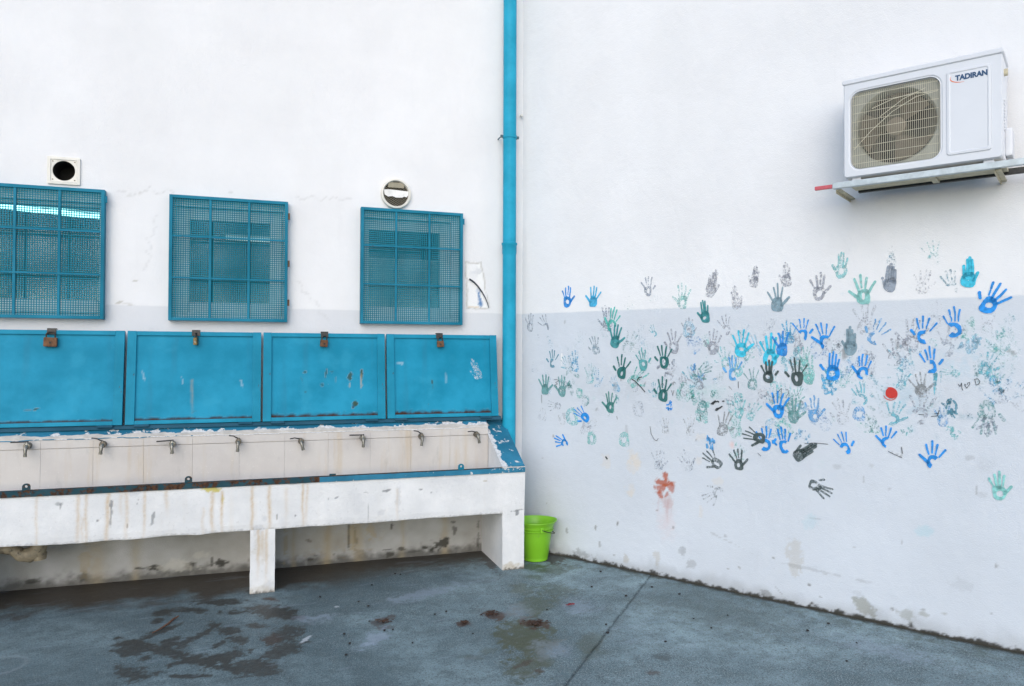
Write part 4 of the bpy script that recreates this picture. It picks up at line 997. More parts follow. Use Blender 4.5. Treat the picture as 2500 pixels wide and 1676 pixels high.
    pos = ml @ Vector((px, -.046, LID_H - .020))
    pl = thing('padlock', plab, 'padlock', tuple(pos), (0, rad((2, -3, 5, -4)[k]), rad((4, 82, 8, -5)[k])), 'padlocks on the lids')
    bw, bh, bd = ((.076, .060, .026), (.050, .050, .024), (.052, .050, .024), (.052, .046, .024))[k]
    zt = -.032 if k != 1 else -.024
    obj('body', box(-bw / 2, bw / 2, -bd / 2, bd / 2, zt - bh, zt, bev=.004), M['rustm'] if k != 1 else M['brass'], pl)
    hw = bw * .33
    pts = [(-hw, 0, zt - .004), (-hw, 0, zt + .018)] + [(-hw * math.cos(rad(a)), 0, zt + .018 + hw * .75 * math.sin(rad(a))) for a in range(20, 180, 20)] + [(hw, 0, zt + .018), (hw, 0, zt - .004)]
    obj('shackle', tube(pts, .005, 8), M['darksteel'], pl, True)
    bm = bmesh.new(); add_tube(bm, [(0, -bd / 2 - .0015, zt - bh * .55), (0, -bd / 2 + .002, zt - bh * .55)], .007, 12)
    if k == 1:
        bm.free(); bm = bmesh.new(); add_tube(bm, [(-bw / 2 - .001, 0, zt - bh * .55), (-bw / 2 + .003, 0, zt - bh * .55)], .007, 12)
    obj('keyhole', bm, M['darksteel'] if k != 1 else M['steel'], pl)

# ================================================================== TAPS
ORD = ('leftmost', 'second', 'third', 'fourth', 'fifth', 'sixth', 'seventh', 'rightmost')
TAPS = [(-3.356, .955, 'thick'), (-2.935, .950, 'thin'), (-2.525, .938, 'thick'), (-2.115, .940, 'thin'), (-1.705, .928, 'down'), (-1.280, .935, 'thick'), (-.855, .934, 'thin'), (-.432, .934, 'tilt')]
for k, (x, z, kind) in enumerate(TAPS):
    lab = ORD[k] + (' tap from the left' if 0 < k < 7 else ' tap') + ', lever turned left, over the tiled basin'
    t = thing('water_tap', lab, 'tap', (x, -.174, z), (0, rad((0, 6, -3, 4, -14, 0, 5, -10)[k]), 0), 'taps of the wash trough')
    t.scale = (.90, .9, .90) if k % 3 else (.84, .95, .96)
    bm = bmesh.new()
    add_tube(bm, [(0, 0, 0), (0, -.012, 0)], .021, 14)
    obj('flange', bm, M['steel'], t, True)
    bm = bmesh.new()
    add_tube(bm, [(0, -.010, 0), (0, -.03, 0), (0, -.045, 0), (0, -.062, 0)], [.015, .018, .024, .021], 12)
    add_tube(bm, [(0, -.050, .004), (0, -.050, .026)], [.016, .011], 10)
    obj('body', bm, M['steeld'] if k in (1, 3, 4, 6, 7) else M['steel'], t, True)
    bm = bmesh.new()
    add_tube(bm, [(0, -.055, 0), (0, -.074, -.006), (0, -.082, -.022), (0, -.083, -.045), (0, -.083, -.062)], [.013, .013, .012, .0105, .010], 12)
    add_tube(bm, [(0, -.083, -.050), (0, -.083, -.066)], .0125, 10)
    obj('spout', bm, M['steel'], t, True)
    bm = bmesh.new()
    if kind == 'thick':
        add_box(bm, -.105, .010, -.058, -.042, .024, .033, bev=.003)
        obj('lever', bm, M['black'], t)
    else:
        add_tube(bm, [(.004, -.050, .022), (-.02, -.052, .030), (-.04, -.053, .040), (-.075, -.053, .042)], [.006, .0045, .004, .0042], 8)
        obj('lever', bm, M['darksteel'], t, True)

# ================================================================== WINDOWS AND GRILLES
def sheet_mesh(w, h, pitch=.0148, strip=.0054, th=.0014):
    V, F = [], []
    def strip_box(x0, x1, y0, y1, z0, z1):
        b = len(V)
        V.extend([(x, y, z) for x in (x0, x1) for y in (y0, y1) for z in (z0, z1)])
        F.extend([tuple(b + i for i in f) for f in ((0, 1, 3, 2), (4, 6, 7, 5), (0, 4, 5, 1), (2, 3, 7, 6), (0, 2, 6, 4), (1, 5, 7, 3))])
    nx, nz = int(w / pitch), int(h / pitch)
    px, pz = w / nx, h / nz
    for i in range(nx + 1): strip_box(i * px - strip / 2, i * px + strip / 2, -th, 0, 0, h)
    for j in range(nz + 1): strip_box(0, w, -th * .8 - .0006, -.0006, j * pz - strip / 2, j * pz + strip / 2)
    me = bpy.data.meshes.new('perforated_sheet')
    me.from_pydata(V, [], F)
    me.materials.append(M['mesh'])
    clean(me)
    return me
GW, GH, GZ = .777, .863, 1.764
sheet = sheet_mesh(GW - .03, GH - .03)
WIN = [(-3.746, 'leftmost window, cut by the picture edge, bright lamp glowing behind its blue grille', 'leftmost'), (-2.577, 'middle window, dark pane in a pale frame behind a blue grille', 'middle'), (-1.284, 'rightmost window, pane half covered by a pale blind behind a blue grille', 'rightmost')]
for k, (gx, lab, where) in enumerate(WIN):
    a, b, c, d = OPEN[k]
    t = thing('window', lab, 'window', (a, .0, c))
    W_, H_ = b - a, d - c
    fw = (.045, .088, .088)[k]
    fy0, fy1 = .045, .095
    if k == 0: bars = ((.003, .05, .003, H_ - .003), (W_ - .03, W_ - .003, .003, H_ - .003), (.051, W_ - .031, .003, .095), (.051, W_ - .031, H_ - .030, H_ - .003))
    elif k == 2: bars = ((.003, .065, .003, H_ - .003), (W_ - .082, W_ - .003, .003, H_ - .003), (.066, W_ - .083, .003, fw), (.066, W_ - .083, H_ - fw, H_ - .003))
    else: bars = ((.003, fw, .003, H_ - .003), (W_ - fw, W_ - .003, .003, H_ - .003), (fw + .001, W_ - fw - .001, .003, fw), (fw + .001, W_ - fw - .001, H_ - fw, H_ - .003))
    for (x0, x1, z0, z1) in bars:
        obj('frame', box(x0, x1, fy0, fy1, z0, z1, bev=.004), M['alu'], t)
    x0, x1, z0, z1 = bars[0][1], bars[1][0], bars[2][3], bars[3][2]
    obj('pane', box(x0 - .006, x1 + .006, .066, .071, z0 - .006, z1 + .006), M['glass'], t)
    if k == 2:
        for j in range(13):
            zz = z0 + .012 + j * .027
            obj('blind_slat', box(x0 + .004, x1 - .004, .110, .113, zz, zz + .0245), M['blind'], t)
        obj('blind_rail', box(x0 + .002, x1 - .002, .104, .118, z0 + .362, z0 + .376), M['alu'], t)
    # sill flashing
    obj('sill', box(.004, W_ - .004, .004, .044, .004, .022, bev=.003), M['alu'], t)
    g = thing('window_grille', 'blue perforated metal grille over the ' + where + ' window' + (', rusty hinges on its right side' if k == 1 else ''), 'grille', (gx, 0, GZ), (0, 0, 0), 'blue window grilles')
    y0, y1 = -.062, -.034
    for (xa, xb, za, zb, nm) in ((0, .022, 0, GH, 'frame_bar'), (GW - .022, GW, 0, GH, 'frame_bar'), (.0225, GW - .0225, 0, .022, 'frame_bar'), (.0225, GW - .0225, GH - .022, GH, 'frame_bar')):
        obj(nm, box(xa, xb, y0, y1, za, zb, bev=.002), M['grille'], g)
    # side returns back to the wall
    for (xa, xb, za, zb) in ((.001, .005, .0, GH), (GW - .005, GW - .001, .0, GH)):
        obj('side_plate', box(xa, xb, y1 + .0005, -.003, za, zb), M['grille'], g)
    obj('top_plate', box(.006, GW - .006, y1 + .0005, -.003, GH - .004, GH), M['grille'], g)
    o = link(bpy.data.objects.new('perforated_sheet', sheet), g)
    o.location = (.015, -.050, .015)
    for fx in (.261 / .777, .513 / .777):
        obj('upright_bar', box(GW * fx - .008, GW * fx + .008, -.0600, -.0525, .023, GH - .023), M['grille'], g)
    for fz in (.295, .580):
        obj('cross_bar', box(.023, GW - .023, -.0645, -.0602, fz - .007, fz + .007), M['grille'], g)
    for hz in ((.14, .42, .76) if k == 1 else (.80,)):
        bm = bmesh.new(); add_tube(bm, [(GW + .006, -.050, hz - .022), (GW + .006, -.050, hz + .022)], .008, 10)
        obj('hinge', bm, M['rustm'] if k == 1 else M['grille'], g, True)

# ================================================================== VENTS
t = thing('square_vent', 'square cream plastic vent with open round duct, above the leftmost window', 'vent', (-3.221, 0, 2.745))
bm = bmesh.new()
o0 = loop_y(bm, rrect(0, 0, .190, .180, .006, 8), -.001); o1 = loop_y(bm, rrect(0, 0, .190, .180, .006, 8), -.014)
i1 = loop_y(bm, rrect(0, 0, .154, .146, .004, 8), -.016); i2 = loop_y(bm, rrect(0, 0, .146, .138, .004, 8), -.010)
nn = len(o0)
def circ(r, y, bm_):
    return [bm_.verts.new((r * math.cos(rad(360 * (k + .5) / nn)), y, r * math.sin(rad(360 * (k + .5) / nn)))) for k in range(nn)]
c1 = circ(.066, -.009, bm); c2 = circ(.066, .16, bm)
for a_, b_ in ((o0, o1), (o1, i1), (i1, i2), (i2, c1), (c1, c2)): bridge(bm, a_, b_)
bmesh.ops.recalc_face_normals(bm, faces=list(bm.faces))
plate = obj('plate', bm, M['plastic'], t, True)
bm = bmesh.new(); r1 = circ(.0645, -.006, bm); r2 = circ(.064, .155, bm); bridge(bm, r1, r2); bm.faces.new(r2)
obj('duct', bm, M['vdark'], t, True)
for sx, sz in ((-1, -1), (1, -1), (-1, 1), (1, 1)):
    bm = bmesh.new(); add_tube(bm, [(sx * .064, -.009, sz * .060), (sx * .064, -.0125, sz * .060)], .004, 8)
    obj('screw', bm, M['steeld'], t)

t = thing('round_vent', 'round white vent with wire mesh and torn white strip, above the rightmost window', 'vent', (-1.020, 0, 2.750))
bm = bmesh.new()
N_ = 48
def ring(r, y): return [bm.verts.new((r * math.cos(2 * PI * k / N_), y, r * math.sin(2 * PI * k / N_))) for k in range(N_)]
rs = [ring(r, y) for r, y in ((.113, -.001), (.115, -.020), (.110, -.030), (.100, -.032), (.095, -.026), (.093, -.004))]
for a_, b_ in zip(rs, rs[1:]): bridge(bm, a_, b_)
obj('rim', bm, M['plastic'], t, True)
bm = bmesh.new(); bm.faces.new([bm.verts.new((.0945 * math.cos(2 * PI * k / N_), -.005, .0945 * math.sin(2 * PI * k / N_))) for k in range(N_)][::-1])
obj('backing', bm, M['vdark'], t)
bm = bmesh.new()
for s in (-1, 1):
    for k in range(-14, 15):
        q = k * .0125
        p_ = Vector((1, 0, s * .6)).normalized(); nrm = Vector((-p_.z, 0, p_.x))
        if abs(q) < .09:
            hl = math.sqrt(.093 ** 2 - q * q)
            add_tube(bm, [nrm * q - p_ * hl + Vector((0, -.012, 0)), nrm * q + p_ * hl + Vector((0, -.012, 0))], .0009, 4)
obj('wire_mesh', bm, M['wire'], t)
bm = bmesh.new()
top = [(-.093, .026), (-.05, .029), (0, .027), (.05, .024), (.093, .022)]; bot = [(-.086, -.012), (-.06, -.026), (-.03, -.020), (.0, -.030), (.045, -.028), (.062, -.018), (.078, -.024), (.092, -.006)]
poly = top + bot[::-1]
f1 = [bm.verts.new((p[0], -.0245, p[1])) for p in poly]; f2 = [bm.verts.new((p[0], -.0215, p[1])) for p in poly]
bm.faces.new(f1); bm.faces.new(f2[::-1]); bridge(bm, f2, f1)
obj('torn_strip', bm, M['tape'], t)
bm = box(-.06, .06, -.0215, -.0145, .045, .085); obj('grey_damper', bm, M['wire'], t)

# ================================================================== DOWNPIPE
PX, PY, PR = -.138, -.092, .0525
t = thing('downpipe', 'blue painted downpipe standing in the corner of the two walls', 'pipe', (PX, PY, 0), (0, rad(-.06), 0))
bm = bmesh.new(); add_tube(bm, [(0, 0, .02), (0, 0, 2.33)], PR, 28); obj('pipe', bm, M['pipe'], t, True)
bm = bmesh.new(); add_tube(bm, [(0, 0, 2.331), (0, 0, 7.0)], PR - .001, 28); obj('pipe', bm, M['pipe'], t, True)
bm = bmesh.new(); add_tube(bm, [(0, 0, 2.32), (0, 0, 2.334), (0, 0, 2.39), (0, 0, 2.396), (0, 0, 2.41), (0, 0, 2.416)], [PR + .001, PR + .004, PR + .004, PR + .009, PR + .009, PR], 28); obj('socket', bm, M['pipe'], t, True)
for z in (3.245, 5.6):
    bm = bmesh.new(); add_tube(bm, [(0, 0, z - .013), (0, 0, z - .012), (0, 0, z + .012), (0, 0, z + .013)], [PR, PR + .003, PR + .003, PR], 28)
    cl = obj('clamp', bm, M['pipe'], t, True)
    for s in (-1, 1):
        bm = bmesh.new(); add_box(bm, s * (PR + .012) - .012, s * (PR + .012) + .012, -.004, .004, z - .011, z + .011, bev=.001)
        add_tube(bm, [(s * (PR + .016), -.012, z), (s * (PR + .016), .09, z)], .005, 8)
        obj('clamp_bolt', bm, M['bolt'], cl)
bm = bmesh.new(); add_box(bm, -.03, .0, .045, .09, .95, .99, bev=.004); obj('wall_stay', bm, M['bolt'], t)

# ================================================================== AIR CONDITIONER ON THE RIGHT WALL
R_ = Vector((math.cos(RIGHT_ROT), math.sin(RIGHT_ROT), 0)); N_out = Vector((-0.837153, -0.546969, 0))
def on_right(s, d, z): return tuple(R_ * s + N_out * d + Vector((0, 0, z)))
AW, AH, AD = .722, .530, .33
ac = thing('air_conditioner', 'white outdoor air conditioner unit with round fan grille, high on the right wall', 'air conditioner', on_right(2.499, .32, 2.528), (0, 0, RIGHT_ROT))
ac.scale = (1.0236, .76, 1.0236)
# local frame: x along the wall, y into the wall, z up, front face at y=0
GX, GZc, GWd, GHd = .2475, .250, .424, .420
bm = bmesh.new()
n_ = 8
O = rrect(AW / 2, AH / 2 - .008, AW, AH - .016, .018, n_)
lo = [loop_y(bm, O, AD), loop_y(bm, O, .010), loop_y(bm, rrect(AW / 2, AH / 2 - .008, AW - .010, AH - .026, .015, n_), .001), loop_y(bm, rrect(GX, GZc, GWd + .02, GHd + .02, .062, n_), 0), loop_y(bm, rrect(GX, GZc, GWd + .008, GHd + .008, .056, n_), .006), loop_y(bm, rrect(GX, GZc, GWd, GHd, .052, n_), .004), loop_y(bm, rrect(GX, GZc, GWd - .004, GHd - .004, .050, n_), .060)]
for a_, b_ in zip(lo, lo[1:]): bridge(bm, a_, b_)
bm.faces.new(lo[0])
bmesh.ops.recalc_face_normals(bm, faces=list(bm.faces))
body = obj('body', bm, M['ac'], ac, True)
bm = bmesh.new(); T_ = rrect(AW / 2, AH - .012, AW + .012, .026, .010, 5)
l0 = loop_y(bm, T_, AD + .004); l1 = loop_y(bm, T_, -.004); l2 = loop_y(bm, rrect(AW / 2, AH - .012, AW + .004, .018, .006, 5), -.008)
bridge(bm, l0, l1); bridge(bm, l1, l2); bm.faces.new(l0); bm.faces.new(l2[::-1]); bmesh.ops.recalc_face_normals(bm, faces=list(bm.faces))
obj('top_cover', bm, M['ac'], ac, True)
# shroud with round opening, fan, dark coil behind
bm = bmesh.new()
sq = loop_y(bm, rrect(GX, GZc, GWd - .005, GHd - .005, .050, n_), .045)
m_ = len(sq)
def acirc(r, y): return [bm.verts.new((GX + r * math.cos(rad(360 * (k + .5) / m_)), y, GZc + r * math.sin(rad(360 * (k + .5) / m_)))) for k in range(m_)]
ca, cb, cc = acirc(.200, .040), acirc(.192, .052), acirc(.190, .14)
bridge(bm, sq, ca); bridge(bm, ca, cb); bridge(bm, cb, cc); bmesh.ops.recalc_face_normals(bm, faces=list(bm.faces))
obj('shroud', bm, M['shroud'], ac, True)
bm = bmesh.new(); cd = acirc(.189, .135); bm.faces.new(cd); obj('coil', bm, M['acdark'], ac)
fan = link(bpy.data.objects.new('fan', None), ac)
bm = bmesh.new(); add_tube(bm, [(GX, .060, GZc), (GX, .066, GZc), (GX, .12, GZc)], [.040, .048, .050], 20)
hub = obj('fan_hub', bm, M['acfan'], ac, True)
bpy.data.objects.remove(fan)
for q in range(3):
    bm = bmesh.new()
    rows = []
    for i in range(7):
        r = .046 + (.178 - .046) * i / 6
        wid = rad(38 + 34 * (i / 6) ** .8)
        row = []
        for j in range(9):
            u = j / 8 - .5
            a_ = rad(120 * q + 48) + wid * u + rad(16) * (i / 6)
            row.append(bm.verts.new((GX + r * math.cos(a_), .090 + u * .040 - .006 * math.cos(u * PI), GZc + r * math.sin(a_))))
        rows.append(row)
    for ra, rb in zip(rows, rows[1:]):
        for j in range(8): bm.faces.new((ra[j], ra[j + 1], rb[j + 1], rb[j]))
    bmesh.ops.solidify(bm, geom=list(bm.faces), thickness=.004)
    obj('fan_blade', bm, M['acfan'], hub, True)
# wire guard: uprights, cross wires and two bent wires
bm = bmesh.new()
x0, x1, z0, z1 = GX - GWd / 2 + .006, GX + GWd / 2 - .006, GZc - GHd / 2 + .006, GZc + GHd / 2 - .006
def clipz(x):
    e = min(x - (x0 - .006), (x1 + .006) - x); r = .052
    return 0 if e >= r else r - math.sqrt(max(0, r * r - (r - e) ** 2))
for i in range(46):
    x = x0 + (x1 - x0) * i / 45; q = clipz(x)
    if x1 - x0 > 0: add_tube(bm, [(x, .008, z0 + q), (x, .003, GZc), (x, .008, z1 - q)], .0011, 5)
for j in range(9):
    z = z0 + (z1 - z0) * (j + .55) / 9; add_tube(bm, [(x0, .011, z), (GX, .0075, z), (x1, .011, z)], .0013, 5)
add_tube(bm, [(x0 + .01, -.001, z0 + .10), (x0 + .10, -.003, z0 + .19), (x0 + .20, -.004, z0 + .27), (x0 + .31, -.003, z0 + .325), (x1 - .005, .001, z0 + .335)], .0017, 5)
add_tube(bm, [(x0 + .10, -.001, z0 + .305), (x0 + .2, -.004, z0 + .335), (x0 + .3, -.004, z0 + .345), (x1 - .05, .001, z0 + .335)], .0017, 5)
add_tube(bm, [(x0 + .14, -.001, z0 + .255), (x0 + .25, -.004, z0 + .325), (x1 - .06, .001, z0 + .362)], .0017, 5)
obj('fan_guard', bm, M['acwire'], ac, True)
# service panel
SX, SZ, SW, SH = .582, .255, .190, .425
bm = bmesh.new()
L0 = loop_y(bm, rrect(SX, SZ, SW, SH, .014, 5), .0); L1 = loop_y(bm, rrect(SX, SZ, SW - .004, SH - .004, .013, 5), -.007); L2_ = loop_y(bm, rrect(SX, SZ, SW - .024, SH - .024, .010, 5), -.0085); L3 = loop_y(bm, rrect(SX, SZ, SW - .034, SH - .034, .008, 5), -.0045)
for a_, b_ in ((L0, L1), (L1, L2_), (L2_, L3)): bridge(bm, a_, b_)
bm.faces.new(L3[::-1]); bmesh.ops.recalc_face_normals(bm, faces=list(bm.faces))
panel = obj('service_panel', bm, M['ac'], ac)
fc = bpy.data.curves.new('lettering', 'FONT'); fc.body = 'TADIRAN'; fc.size = .0355; fc.offset = .0017; fc.extrude = .0005; fc.align_x = 'CENTER'; fc.space_character = .98
fo = bpy.data.objects.new('lettering_src', fc); COL.objects.link(fo)
bpy.context.view_layer.update()
dg = bpy.context.evaluated_depsgraph_get()
lm = bpy.data.meshes.new_from_object(fo.evaluated_get(dg))
bpy.data.objects.remove(fo)
lm.materials.clear(); lm.materials.append(M['navy'])
lt = link(bpy.data.objects.new('lettering', lm), panel)
lt.rotation_euler = (rad(90), 0, 0); lt.scale = (.90, 1, 1); lt.location = (SX + .012, -.0058, SZ + .157)
bm = bmesh.new()
pa, pb = [], []
for k in range(19):
    a_ = rad(150 + 135 * k / 18); th = .0045 * math.sin(PI * (k + .6) / 19.5)
    pa.append((SX - .030 + .050 * math.cos(a_) , SZ + .170 + .026 * math.sin(a_))); pb.append((SX - .030 + (.050 - th) * math.cos(a_), SZ + .170 + (.026 - th) * math.sin(a_)))
va = [bm.verts.new((p[0], -.0056, p[1])) for p in pa]; vb = [bm.verts.new((p[0], -.0056, p[1])) for p in pb]
for k in range(18): bm.faces.new((va[k], va[k + 1], vb[k + 1], vb[k]))
obj('swoosh', bm, M['orange'], panel)
# right end: louvre slots and valve cover
for j in range(10):
    z = .145 + j * .016
    obj('louvre', box(AW - .001, AW + .003, .075, .13, z, z + .009, bev=.001), M['ac'], ac)
obj('valve_cover', box(AW - .001, AW + .030, .17, .31, .03, .17, bev=.01), M['ac'], ac)
bm = bmesh.new(); add_tube(bm, [(AW - .002, .10, .43), (AW + .016, .10, .43)], .018, 14); obj('handle_cup', bm, M['galvy'], ac, True)
for fx in (.06, AW - .06): obj('foot', box(fx - .022, fx + .022, .03, AD - .02, -.019, -.0005, bev=.002), M['ac'], ac)

br = thing('wall_bracket', 'galvanised steel bracket with red tipped rails carrying the air conditioner', 'bracket', on_right(2.499, .32, 2.508), (0, 0, RIGHT_ROT))
br.scale = (1.0236, .76, 1.0236)
obj('front_rail', box(-.055, .86, -.018, .022, -.032, -.0005, bev=.002), M['galv'], br)
obj('rear_rail', box(.03, .86, .250, .285, -.030, -.0005, bev=.002), M['darksteel'], br)
for ax in (-.030, .70):
    obj('arm', box(ax - .014, ax + .014, .0225, .42, -.040, -.0325, bev=.002), M['galvy'], br)
    obj('arm_web', box(ax - .014, ax - .010, .0225, .42, -.054, -.0405), M['galvy'], br)
obj('cross_strap', box(.40, .43, .0225, .2495, -.030, -.020), M['galvy'], br)
obj('base_tray', box(.02, .73, .03, .245, -.019, -.006), M['galvy'], br)
obj('red_tip', box(-.150, -.0555, -.010, .014, -.027, -.006, bev=.004), M['red'], br)
obj('red_tip', box(.8605, .93, .252, .288, -.038, -.003, bev=.004), M['red'], br)

# ================================================================== BUCKET
t = thing('bucket', 'lime green plastic bucket on the floor between trough and handprint wall', 'bucket', (-.010, -.345, .003))
def lip(r, z, a):
    return r * (.96 + .13 * z / .29) + (.016 * max(0, math.cos(a - .05)) ** 8 if z > .275 else 0)
bm = bmesh.new()
lathe(bm, [(.0, .004), (.088, .004), (.092, .0), (.097, .004), (.0985, .022), (.0985, .026), (.101, .030), (.116, .205), (.120, .240), (.128, .243), (.1285, .262), (.133, .268), (.138, .284), (.142, .290), (.141, .2945), (.136, .293), (.130, .280), (.124, .262), (.114, .20), (.096, .02), (.0, .012)], 48, fx=lip)
obj('shell', bm, M['bucket'], t, True)
bm = bmesh.new(); lathe(bm, [(.1265, .222), (.1300, .225), (.1300, .231), (.1240, .233)], 48, fx=lip); obj('rib', bm, M['bucket'], t, True)
for s in (-1, 1):
    bm = bmesh.new(); add_box(bm, -.012, .012, s * .134, s * .134 + s * .012, .225, .262, bev=.002); obj('handle_lug', bm, M['bucket'], t)
bm = bmesh.new(); add_tube(bm, [(.146 * math.sin(rad(a)), .146 * math.cos(rad(a)), .245 - .052 * abs(math.sin(rad(a))) ** 1.0) for a in range(0, 181, 12)], .003, 8)
obj('handle', bm, M['darksteel'], t, True)

# ================================================================== HANDPRINTS (painted on the right wall)
HCOL = dict(blue=(.022, .265, .70), blueb=(.12, .37, .68), cyan=(.05, .50, .68), cyanb=(.06, .42, .68), cyanf=(.16, .50, .60), sky=(.36, .60, .74), slate=(.28, .33, .40), slateb=(.22, .33, .39),
            mint=(.25, .58, .55), mintd=(.10, .50, .44), mintc=(.22, .56, .58), teal=(.09, .36, .37), teald=(.05, .26, .28), tealb=(.10, .29, .38), tealg=(.15, .36, .36), green=(.025, .15, .145), greent=(.06, .24, .22),
            grey=(.33, .35, .40), greyw=(.30, .32, .33), dark=(.065, .095, .095), cream=(.72, .58, .42), white=(.66, .74, .80))
HNAME = dict(blue='blue', blueb='pale blue', cyan='bright cyan', cyanb='cyan', cyanf='faded cyan', sky='pale sky blue', slate='slate grey', slateb='blue grey', mint='mint green', mintd='mint green', mintc='pale turquoise',
             teal='teal', teald='dark teal', tealb='teal blue', tealg='grey green', green='dark green', greent='green', grey='faded grey', greyw='smeared grey', dark='dark grey', cream='cream')
FING = [((.135, .47), (.215, .915)), ((.045, .50), (.045, 1.0)), ((-.055, .48), (-.125, .925)), ((-.150, .42), (-.335, .76))]
def hand_mesh(bx, bz, tx, tz, thumb, style, rng):
    V, F = [], []
    def poly(pts):
        k = len(V); V.extend(pts); F.append(tuple(range(k, k + len(pts))))
    def ring_(cx, cy, rx, ry, hx, hy, hrx, hry, a0=0, a1=360, n=26):
        k = len(V); m = n + (0 if a1 - a0 >= 360 else 1)
        ph = rng.uniform(0, 6)
        for i in range(m):
            a = rad(a0 + (a1 - a0) * i / n)
            j = 1 + .07 * math.sin(3 * a + ph) + rng.uniform(-.035, .035)
            e = abs(math.cos(a)) ** .75 * math.copysign(1, math.cos(a)), abs(math.sin(a)) ** .8 * math.copysign(1, math.sin(a))
            V.append((cx + rx * j * e[0], cy + ry * j * e[1]))
            ji = 1 + .16 * math.sin(2 * a + ph * 2) + rng.uniform(-.08, .08)
            V.append((hx + hrx * ji * math.cos(a), hy + hry * ji * math.sin(a)))
        for i in range(n):
            a, b = k + 2 * i, k + 2 * ((i + 1) % m)
            F.append((a, b, b + 1, a + 1))
    def capsule(p, q, w0, w1, n=5):
        d = (q[0] - p[0], q[1] - p[1]); l = math.hypot(*d); ux, uy = d[0] / l, d[1] / l
        pts = []
        N2 = 6
        bend = rng.uniform(-.02, .02)
        for i in range(N2 + 1):
            f = i / N2; w = (w0 + (w1 - w0) * f) * (1 + rng.uniform(-.12, .12)); o = bend * math.sin(PI * f)
            pts.append((p[0] + d[0] * f + uy * (w + o), p[1] + d[1] * f - ux * (w - o) * 1))
        for i in range(1, n):
            a = -PI / 2 + PI * i / n
            pts.append((q[0] + w1 * (ux * math.cos(a) - uy * math.sin(a)), q[1] + w1 * (uy * math.cos(a) + ux * math.sin(a))))
        for i in range(N2, -1, -1):
            f = i / N2; w = (w0 + (w1 - w0) * f) * (1 + rng.uniform(-.12, .12)); o = bend * math.sin(PI * f)
            pts.append((p[0] + d[0] * f - uy * (w - o), p[1] + d[1] * f + ux * (w + o) * 1))
        for i in range(1, n):
            a = PI / 2 + PI * i / n
            pts.append((p[0] + w0 * (ux * math.cos(a) - uy * math.sin(a)), p[1] + w0 * (uy * math.cos(a) + ux * math.sin(a))))
        poly(pts)
    spread = {'closed': .42, 'ringc': .6}.get(style, rng.uniform(.85, 1.25))
    fw = .037 * rng.uniform(.8, 1.2) * (1.35 if style == 'closed' else 1)
    if style in ('ring', 'ringc'):
        ring_(0, .265, .225, .262, rng.uniform(-.03, .04), .25 + rng.uniform(-.03, .05), rng.uniform(.05, .10), rng.uniform(.07, .13))
    elif style in ('full', 'closed'):
        ring_(0, .265, .225, .262, 0, .25, .012, .012)
    elif style == 'part':
        a0 = rng.uniform(-150, -60)
        ring_(0, .27, .215, .245, .0, .27, .10, .12, a0, a0 + rng.uniform(200, 285), 22)
    elif style == 'palm':
        ring_(0, .35, .30, .36, 0, .34, .12, .16)
    elif style == 'blob':
        for _ in range(13):
            a, q = rng.uniform(0, 2 * PI), rng.random() ** .6
            x, y = .42 * q * math.cos(a), .5 + .5 * q * math.sin(a); g = rng.gauss(PI / 2, .6); l = rng.uniform(.10, .34)
            capsule((x, y), (x + l * math.cos(g), y + l * math.sin(g)), rng.uniform(.03, .10), rng.uniform(.02, .09))
    elif style == 'drip':
        capsule((0, 0), (.02, 1), .02, .10); capsule((.05, .5), (.06, 1.05), .05, .09)
    if style in ('ring', 'full', 'part', 'closed', 'ringc'):
        for i, (r0, t0) in enumerate(FING):
            t1 = (t0[0] * spread + rng.uniform(-.02, .02), t0[1] + rng.uniform(-.04, .03))
            r1 = (r0[0] * (1 if spread > .7 else .95), r0[1])
            if style == 'part' or (style == 'ring' and rng.random() < .5):
                g = rng.uniform(.10, .2)
                mid = (r1[0] + (t1[0] - r1[0]) * g, r1[1] + (t1[1] - r1[1]) * g)
                if rng.random() < .5:
                    h = rng.uniform(.5, .62); m1 = tuple(mid[c] + (t1[c] - mid[c]) * h for c in (0, 1)); m2 = tuple(mid[c] + (t1[c] - mid[c]) * (h - .13) for c in (0, 1))
                    capsule(m1, t1, fw * .85, fw * 1.05); capsule(mid, m2, fw * .7, fw * .75)
                else:
                    capsule(mid, t1, fw * .75, fw * 1.05)
            else:
                capsule((r1[0] * .9, r1[1] - .07), t1, fw * 1.1, fw)
        if thumb != 'N':
            if style in ('closed', 'full') or rng.random() < .45: capsule((.17, .24), (.43 * spread ** .5, .50), .06, .048)
            else: capsule((.32, .36), (.43, .50), .045, .05)
    L = math.hypot(tx - bx, tz - bz); ux, uz = (tx - bx) / L, (tz - bz) / L
    sx = (-1 if thumb == 'L' else 1) * .95
    return [(bx + (uz * x * sx + ux * y) * L, bz + (-ux * x * sx + uz * y) * L) for x, y in V], F
rng = random.Random(12)
